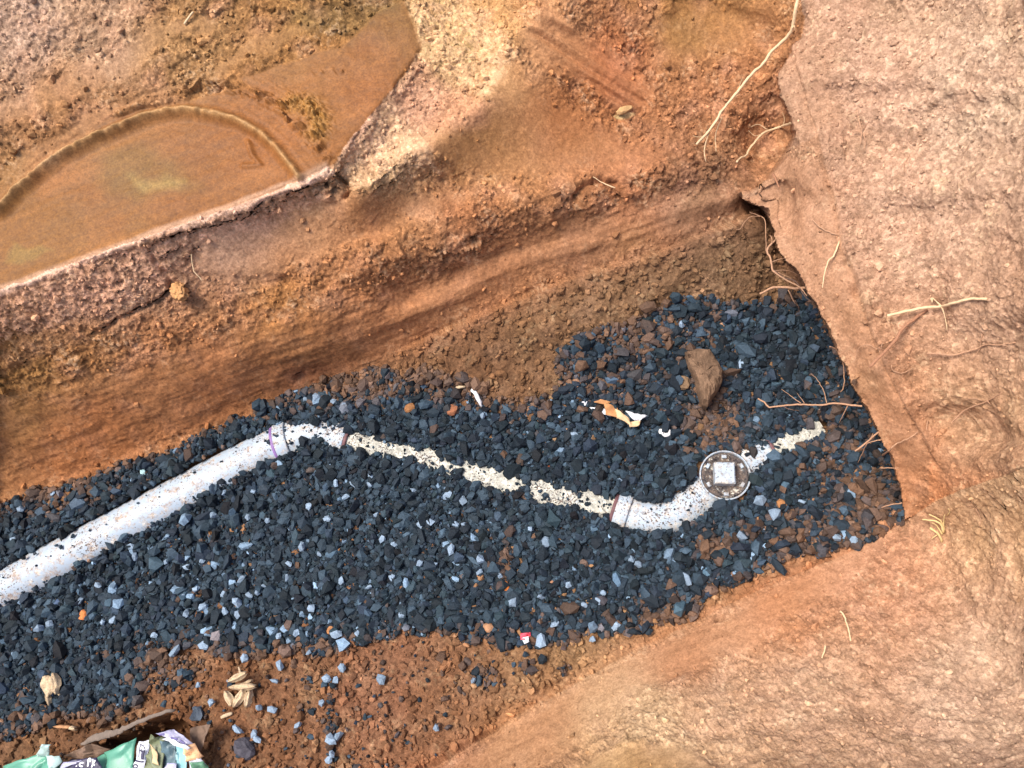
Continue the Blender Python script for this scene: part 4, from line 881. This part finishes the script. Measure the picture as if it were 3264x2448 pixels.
def patch(name, corners, zs, mat, parent, n=(14, 14), amp=.006, fs=30, seed=0, thick=.0016, bow=0.0, edge=.004, taper=None):
    """crumpled sheet between four photo points (tl, tr, br, bl); a real sheet with thickness"""
    c = np.array(corners, float); a = np.linspace(0, 1, n[0]); b = np.linspace(0, 1, n[1]); A, B = np.meshgrid(a, b)
    A0, B0 = A, B
    if taper == 'a': B = .5+(B-.5)*np.clip(np.sin(np.pi*(.06+.88*A0)), 0, 1)**.7
    if taper == 'b': A = .5+(A-.5)*np.clip(np.sin(np.pi*(.06+.88*B0)), 0, 1)**.7
    q_ = (c[0]*((1-A)*(1-B))[..., None]+c[1]*(A*(1-B))[..., None]+c[2]*(A*B)[..., None]+c[3]*((1-A)*B)[..., None])
    z_ = zs[0]*(1-A)*(1-B)+zs[1]*A*(1-B)+zs[2]*A*B+zs[3]*(1-A)*B + bow*np.sin(np.pi*A)*np.sin(np.pi*np.clip(B*.5+.5, 0, 1))
    P = at(q_[..., 0], q_[..., 1], z_).reshape(-1, 3)
    f1, _ = facet(P*fs, seed, 1.2); cr_ = np.abs(perlin(P*fs*.7, seed+3))
    if taper: P[:, 2] += .010*(1-(2*(B0 if taper == 'a' else A0).ravel()-1)**2)-.003*np.cos(9*np.pi*(B0 if taper == 'a' else A0).ravel()*.5)
    P[:, 2] += amp*(1.2*f1+1.2*(.4-cr_)); P[:, 0] += edge*perlin(P*45, seed+5); P[:, 1] += edge*perlin(P*45, seed+6)
    w_, h_ = n; k = w_*h_; D = P.copy(); D[:, 2] -= thick
    id_ = np.arange(k).reshape(h_, w_); fq = np.stack([id_[:-1, :-1], id_[1:, :-1], id_[1:, 1:], id_[:-1, 1:]], -1).reshape(-1, 4)
    bd_ = np.concatenate([id_[0, :], id_[1:, -1], id_[-1, -2::-1], id_[-2:0:-1, 0]]); bn = np.roll(bd_, -1)
    F_ = np.vstack([fq, fq[:, ::-1]+k, np.stack([bd_, bn, bn+k, bd_+k], 1)])
    o = mesh_np(name, np.vstack([P, D]), F_, mat, False)
    o.data.polygons.foreach_set('use_smooth', np.ones(len(F_), bool)); hang(o, parent); return o
zl_ = surf(165, 2190)[2]
e = empty('dry_leaf', near(165, 2190)); tag(e, 'curled pale dry leaf on dark gravel above the torn sack', 'leaf')
for nm, q4, zz, sd_ in [('leaf_blade', [(128,2166),(164,2146),(180,2206),(144,2228)], [.014,.03,.026,.012], 1), ('leaf_blade', [(158,2146),(192,2142),(198,2212),(170,2210)], [.03,.014,.022,.028], 2),
                        ('leaf_tip', [(148,2216),(166,2210),(168,2250),(160,2250)], [.012,.014,.01,.01], 3), ('leaf_tip', [(184,2200),(206,2208),(202,2220),(188,2212)], [.014,.012,.01,.012], 4)]:
    patch(nm, q4, [zl_+k for k in zz], LEAF, e, (9, 13), .004, 48, 40+sd_, .001, .0, .003, 'b')
zl_ = surf(770, 2190)[2]
e = empty('dry_leaf', near(770, 2190)); tag(e, 'bundle of pale folded dry leaves on the brown clay', 'leaf')
for nm, q4, zz, sd_ in [('leaf_blade', [(726,2158),(780,2134),(798,2152),(738,2184)], [.02,.032,.026,.018], 1), ('leaf_blade', [(732,2178),(818,2174),(820,2200),(740,2204)], [.028,.03,.026,.024], 2),
                        ('leaf_blade', [(708,2200),(738,2200),(756,2252),(722,2248)], [.012,.02,.014,.01], 3), ('leaf_blade', [(760,2194),(796,2198),(764,2256),(734,2250)], [.022,.026,.014,.014], 4),
                        ('leaf_blade', [(786,2198),(814,2200),(804,2254),(776,2250)], [.024,.016,.012,.016], 5), ('leaf_blade', [(778,2172),(806,2162),(810,2176),(784,2182)], [.022,.016,.016,.022], 6)]:
    patch(nm, q4, [zl_+k for k in zz], LEAF, e, (12, 12), .003, 46, 50+sd_, .001, .0, .002, 'a' if sd_ in (1, 2, 6) else 'b')
strand('leaf_stalk', [near(782, 2146, .018), near(776, 2136, .016), near(771, 2128, .014)], [.003, .0025, .002], LEAF, e)
zl_ = surf(215, 2318)[2]
e = empty('dry_leaf', near(215, 2318)); tag(e, 'narrow brown strip of dry leaf at the gravel edge above the torn sack', 'leaf')
patch('leaf_blade', [(168,2308),(232,2314),(226,2324),(196,2322)], [zl_+.014, zl_+.024, zl_+.018, zl_+.016], LEAF2, e, (12, 6), .004, 50, 61, .001, .0, .003, 'a')
patch('leaf_blade', [(220,2310),(240,2312),(254,2330),(236,2328)], [zl_+.022, zl_+.024, zl_+.012, zl_+.014], LEAF, e, (8, 7), .004, 50, 62, .001, .0, .003, 'a')
PAPER_W = simple('white_paper', (205,207,212), .7, .12, 90); PAPER_B = simple('stained_paper', (178, 128, 84), .8, .25, 70); PAPER_T = simple('tan_paper', (206, 176, 136), .8, .2, 70)
z0 = surf(1950, 1320)[2]
e = empty('paper_strip', near(1950, 1320)); tag(e, 'torn strip of white and brown stained paper on the gravel left of the rock', 'paper')
patch('white_flap', [(1880,1298),(1928,1302),(1948,1328),(1890,1310)], [z0+.02]*4, PAPER_W, e, (8, 6), .004, 40, 1)
patch('brown_fold', [(1925,1282),(1965,1298),(1980,1335),(1930,1320)], [z0+.035, z0+.03, z0+.026, z0+.028], PAPER_B, e, (8, 8), .006, 40, 2)
patch('brown_fold', [(1892,1283),(1915,1270),(1948,1280),(1930,1290)], [z0+.03, z0+.036, z0+.036, z0+.03], PAPER_B, e, (8, 5), .005, 40, 3)
patch('tan_fold', [(1960,1302),(2004,1332),(2015,1358),(1966,1332)], [z0+.034, z0+.03, z0+.022, z0+.028], PAPER_T, e, (9, 7), .006, 40, 4)
patch('white_flap', [(1992,1309),(2062,1326),(2040,1342),(2022,1340)], [z0+.03, z0+.02, z0+.02, z0+.024], PAPER_W, e, (8, 6), .006, 50, 5)
patch('tan_fold', [(1996,1340),(2042,1342),(2036,1358),(2006,1362)], [z0+.024]*4, PAPER_T, e, (7, 5), .006, 50, 6)
patch('white_flap', [(1852,1284),(1872,1280),(1866,1294),(1856,1294)], [z0+.022]*4, PAPER_W, e, (5, 5), .004, 50, 7)
RED = simple('red_paper', (214, 76, 92), .6, .25, 120)
z0 = surf(1672, 2035)[2]
e = empty('paper_scrap', near(1672, 2035)); tag(e, 'tiny crumpled red and white scrap at the lower edge of the gravel', 'scrap')
patch('red_face', [(1660,2018),(1690,2016),(1690,2036),(1660,2040)], [z0+.02]*4, RED, e, (7, 6), .006, 60, 8)
patch('white_face', [(1662,2034),(1684,2026),(1686,2044),(1670,2050)], [z0+.024]*4, PAPER_W, e, (6, 6), .006, 60, 9)

# ------------------------------------------------------------------ torn sack at the lower left
GREEN = simple('green_plastic', (84, 146, 124), .38, .16, 25, .5, .15); MINT = simple('mint_plastic', (160,186,182), .4, .12, 25, .5, .15); WHITEP = simple('white_plastic', (200,204,214), .4, .14, 60, .5, .15)
LILAC = simple('lilac_print', (158,158,184), .45, .3, 70, .5, .2); NAVY = simple('navy_print', (52,50,78), .45, .3, 60, .5, .2); CYAN = simple('cyan_plastic', (126,176,182), .38, .1, 40, .5, .15)
OLIVE = simple('olive_plastic', (104, 112, 84), .5, .5, 45, .4, .2); SLATE = simple('slate_plastic', (82, 104, 112), .45, .35, 40, .4, .2); ORANGE = simple('orange_print', (222, 172, 128), .5, .3, 45, .4, .2)
SOIL = simple('soil_caked_plastic', (112, 92, 78), .85, .3, 70); GREYED = simple('grey_sack_edge', (112, 100, 90), .8, .2, 80)
e = empty('torn_sack', at(330, 2430, .08)); tag(e, 'torn green and white printed plastic sack, muddy, at the lower left corner of the photo', 'sack')
zb = .105
patch('green_panel', [(15,2440),(130,2402),(190,2440),(150,2640)], [zb, zb+.015, zb+.01, zb], GREEN, e, (16, 16), .007, 22, 11, bow=.01)
patch('green_panel', [(296,2420),(432,2352),(428,2450),(330,2640)], [zb-.005, zb+.02, zb+.02, zb], GREEN, e, (18, 18), .008, 20, 12, bow=.012)
patch('green_panel', [(0,2470),(190,2440),(330,2450),(300,2700)], [zb-.02, zb-.01, zb-.01, zb-.02], GREEN, e, (12, 12), .006, 20, 13)
patch('mint_flap', [(136,2372),(157,2374),(158,2412),(118,2412)], [zb+.05, zb+.05, zb+.02, zb+.018], MINT, e, (8, 10), .005, 40, 14)
patch('mint_flap', [(150,2408),(188,2410),(196,2432),(160,2470)], [zb+.028, zb+.03, zb+.022, zb+.02], MINT, e, (9, 9), .005, 40, 15)
patch('printed_band', [(196,2428),(308,2414),(334,2450),(180,2500)], [zb+.02, zb+.032, zb+.03, zb+.02], NAVY, e, (16, 10), .006, 30, 16, bow=.008)
patch('lilac_patch', [(204,2430),(262,2422),(232,2436),(190,2456)], [zb+.034]*4, LILAC, e, (9, 5), .003, 40, 17)
patch('printed_column', [(440,2366),(480,2356),(462,2460),(424,2460)], [zb+.035, zb+.04, zb+.035, zb+.035], WHITEP, e, (8, 14), .004, 40, 18)
patch('lilac_patch', [(452,2392),(462,2390),(456,2422),(446,2424)], [zb+.045]*4, NAVY, e, (5, 8), .002, 40, 19)
patch('olive_fold', [(484,2338),(522,2352),(526,2470),(462,2470)], [zb+.045, zb+.045, zb+.04, zb+.045], OLIVE, e, (10, 16), .009, 34, 20)
patch('tan_fold', [(480,2372),(496,2400),(508,2440),(486,2430)], [zb+.056]*4, PAPER_T, e, (6, 8), .004, 40, 21)
patch('slate_fold', [(518,2360),(560,2368),(570,2470),(522,2470)], [zb+.04, zb+.045, zb+.04, zb+.035], SLATE, e, (10, 14), .008, 34, 22)
patch('printed_band', [(500,2336),(556,2326),(618,2372),(600,2384)], [zb+.05, zb+.05, zb+.045, zb+.045], LILAC, e, (14, 6), .005, 36, 23)
patch('white_strip', [(518,2356),(540,2350),(606,2384),(596,2392)], [zb+.056]*4, WHITEP, e, (12, 5), .004, 36, 24)
patch('cyan_panel', [(555,2366),(598,2386),(592,2480),(570,2480)], [zb+.05, zb+.05, zb+.05, zb+.045], CYAN, e, (8, 12), .005, 30, 25)
patch('orange_panel', [(590,2378),(620,2368),(648,2414),(592,2428)], [zb+.052, zb+.045, zb+.04, zb+.05], ORANGE, e, (9, 9), .006, 36, 26)
patch('white_strip', [(596,2414),(636,2406),(672,2460),(606,2470)], [zb+.052, zb+.042, zb+.03, zb+.045], WHITEP, e, (9, 9), .006, 36, 27)
patch('green_panel', [(606,2428),(650,2424),(684,2480),(620,2490)], [zb+.058, zb+.046, zb+.03, zb+.05], simple('leaf_green_print', (84, 128, 100), .45, .45, 70, .5, .2), e, (8, 8), .006, 36, 28)
patch('lilac_patch', [(530,2430),(562,2432),(566,2470),(524,2470)], [zb+.052]*4, LILAC, e, (7, 7), .004, 36, 29)
patch('soil_fold', [(200,2410),(290,2370),(350,2388),(300,2425)], [.085, .11, .10, .09], SOIL, e, (14, 10), .008, 30, 30)
patch('soil_fold', [(610,2320),(672,2306),(640,2400),(618,2392)], [.10, .15, .12, .09], SOIL, e, (10, 12), .008, 30, 31)
RIMP = [at(u, v, z) for u, v, z in [(258,2372,.105),(300,2352,.12),(340,2342,.125),(380,2330,.13),(430,2306,.135),(490,2282,.135),(545,2264,.13),(560,2262,.12)]]
strand('sack_rim', RIMP, [.003, .009, .009, .0065, .005, .0045, .004, .002], GREYED, e, flat=.35, sides=10, wob=.004, step=.006)
# print on the sack: the readable scraps of lettering
INK_W = simple('white_ink', (236, 238, 246), .5, .05); INK_D = simple('dark_ink', (40, 38, 66), .5, .1)
def glyph(strokes, z, r, mat):
    geo = [strand_geo([at(u, v, z) for u, v in s_], [r]*len(s_), flat=.35, sides=6, step=.003) for s_ in strokes]
    V_, F_ = join_geo(geo); o = mesh_np('lettering', V_, F_, mat, True); hang(o, e)
zl = zb+.048
glyph([px('266,2432 258,2431 254,2436 256,2442 264,2443')], zl, .0020, INK_W)                       # c
glyph([px('243,2441 244,2443')], zl, .0022, INK_W)                                                # .
glyph([px('280,2443 282,2424 284,2419 290,2419'), px('289,2420 287,2428')], zl, .0024, INK_W)       # bracket stroke
glyph([px('295,2420 297,2432 292,2446'), px('304,2424 297,2433'), px('297,2433 302,2440')], zl, .0020, INK_W)
zl = zb+.056
glyph([px('450,2374 446,2382 444,2398 442,2414'), px('446,2372 458,2378 462,2388')], zl, .0011, INK_D)
glyph([px('447,2392 452,2389 451,2396 447,2392')], zl, .0011, INK_D)
glyph([px('432,2424 446,2428 458,2428')], zl, .0018, INK_D)
glyph([px('424,2442 430,2437 438,2440 436,2447 428,2448 424,2442')], zl, .0015, INK_D)
glyph([px('508,2342 524,2340'), px('545,2352 566,2356'), px('574,2360 588,2370')], zb+.068, .0022, simple('violet_ink', (96, 90, 140), .5, .1))
print('objects', time.time()-T0)
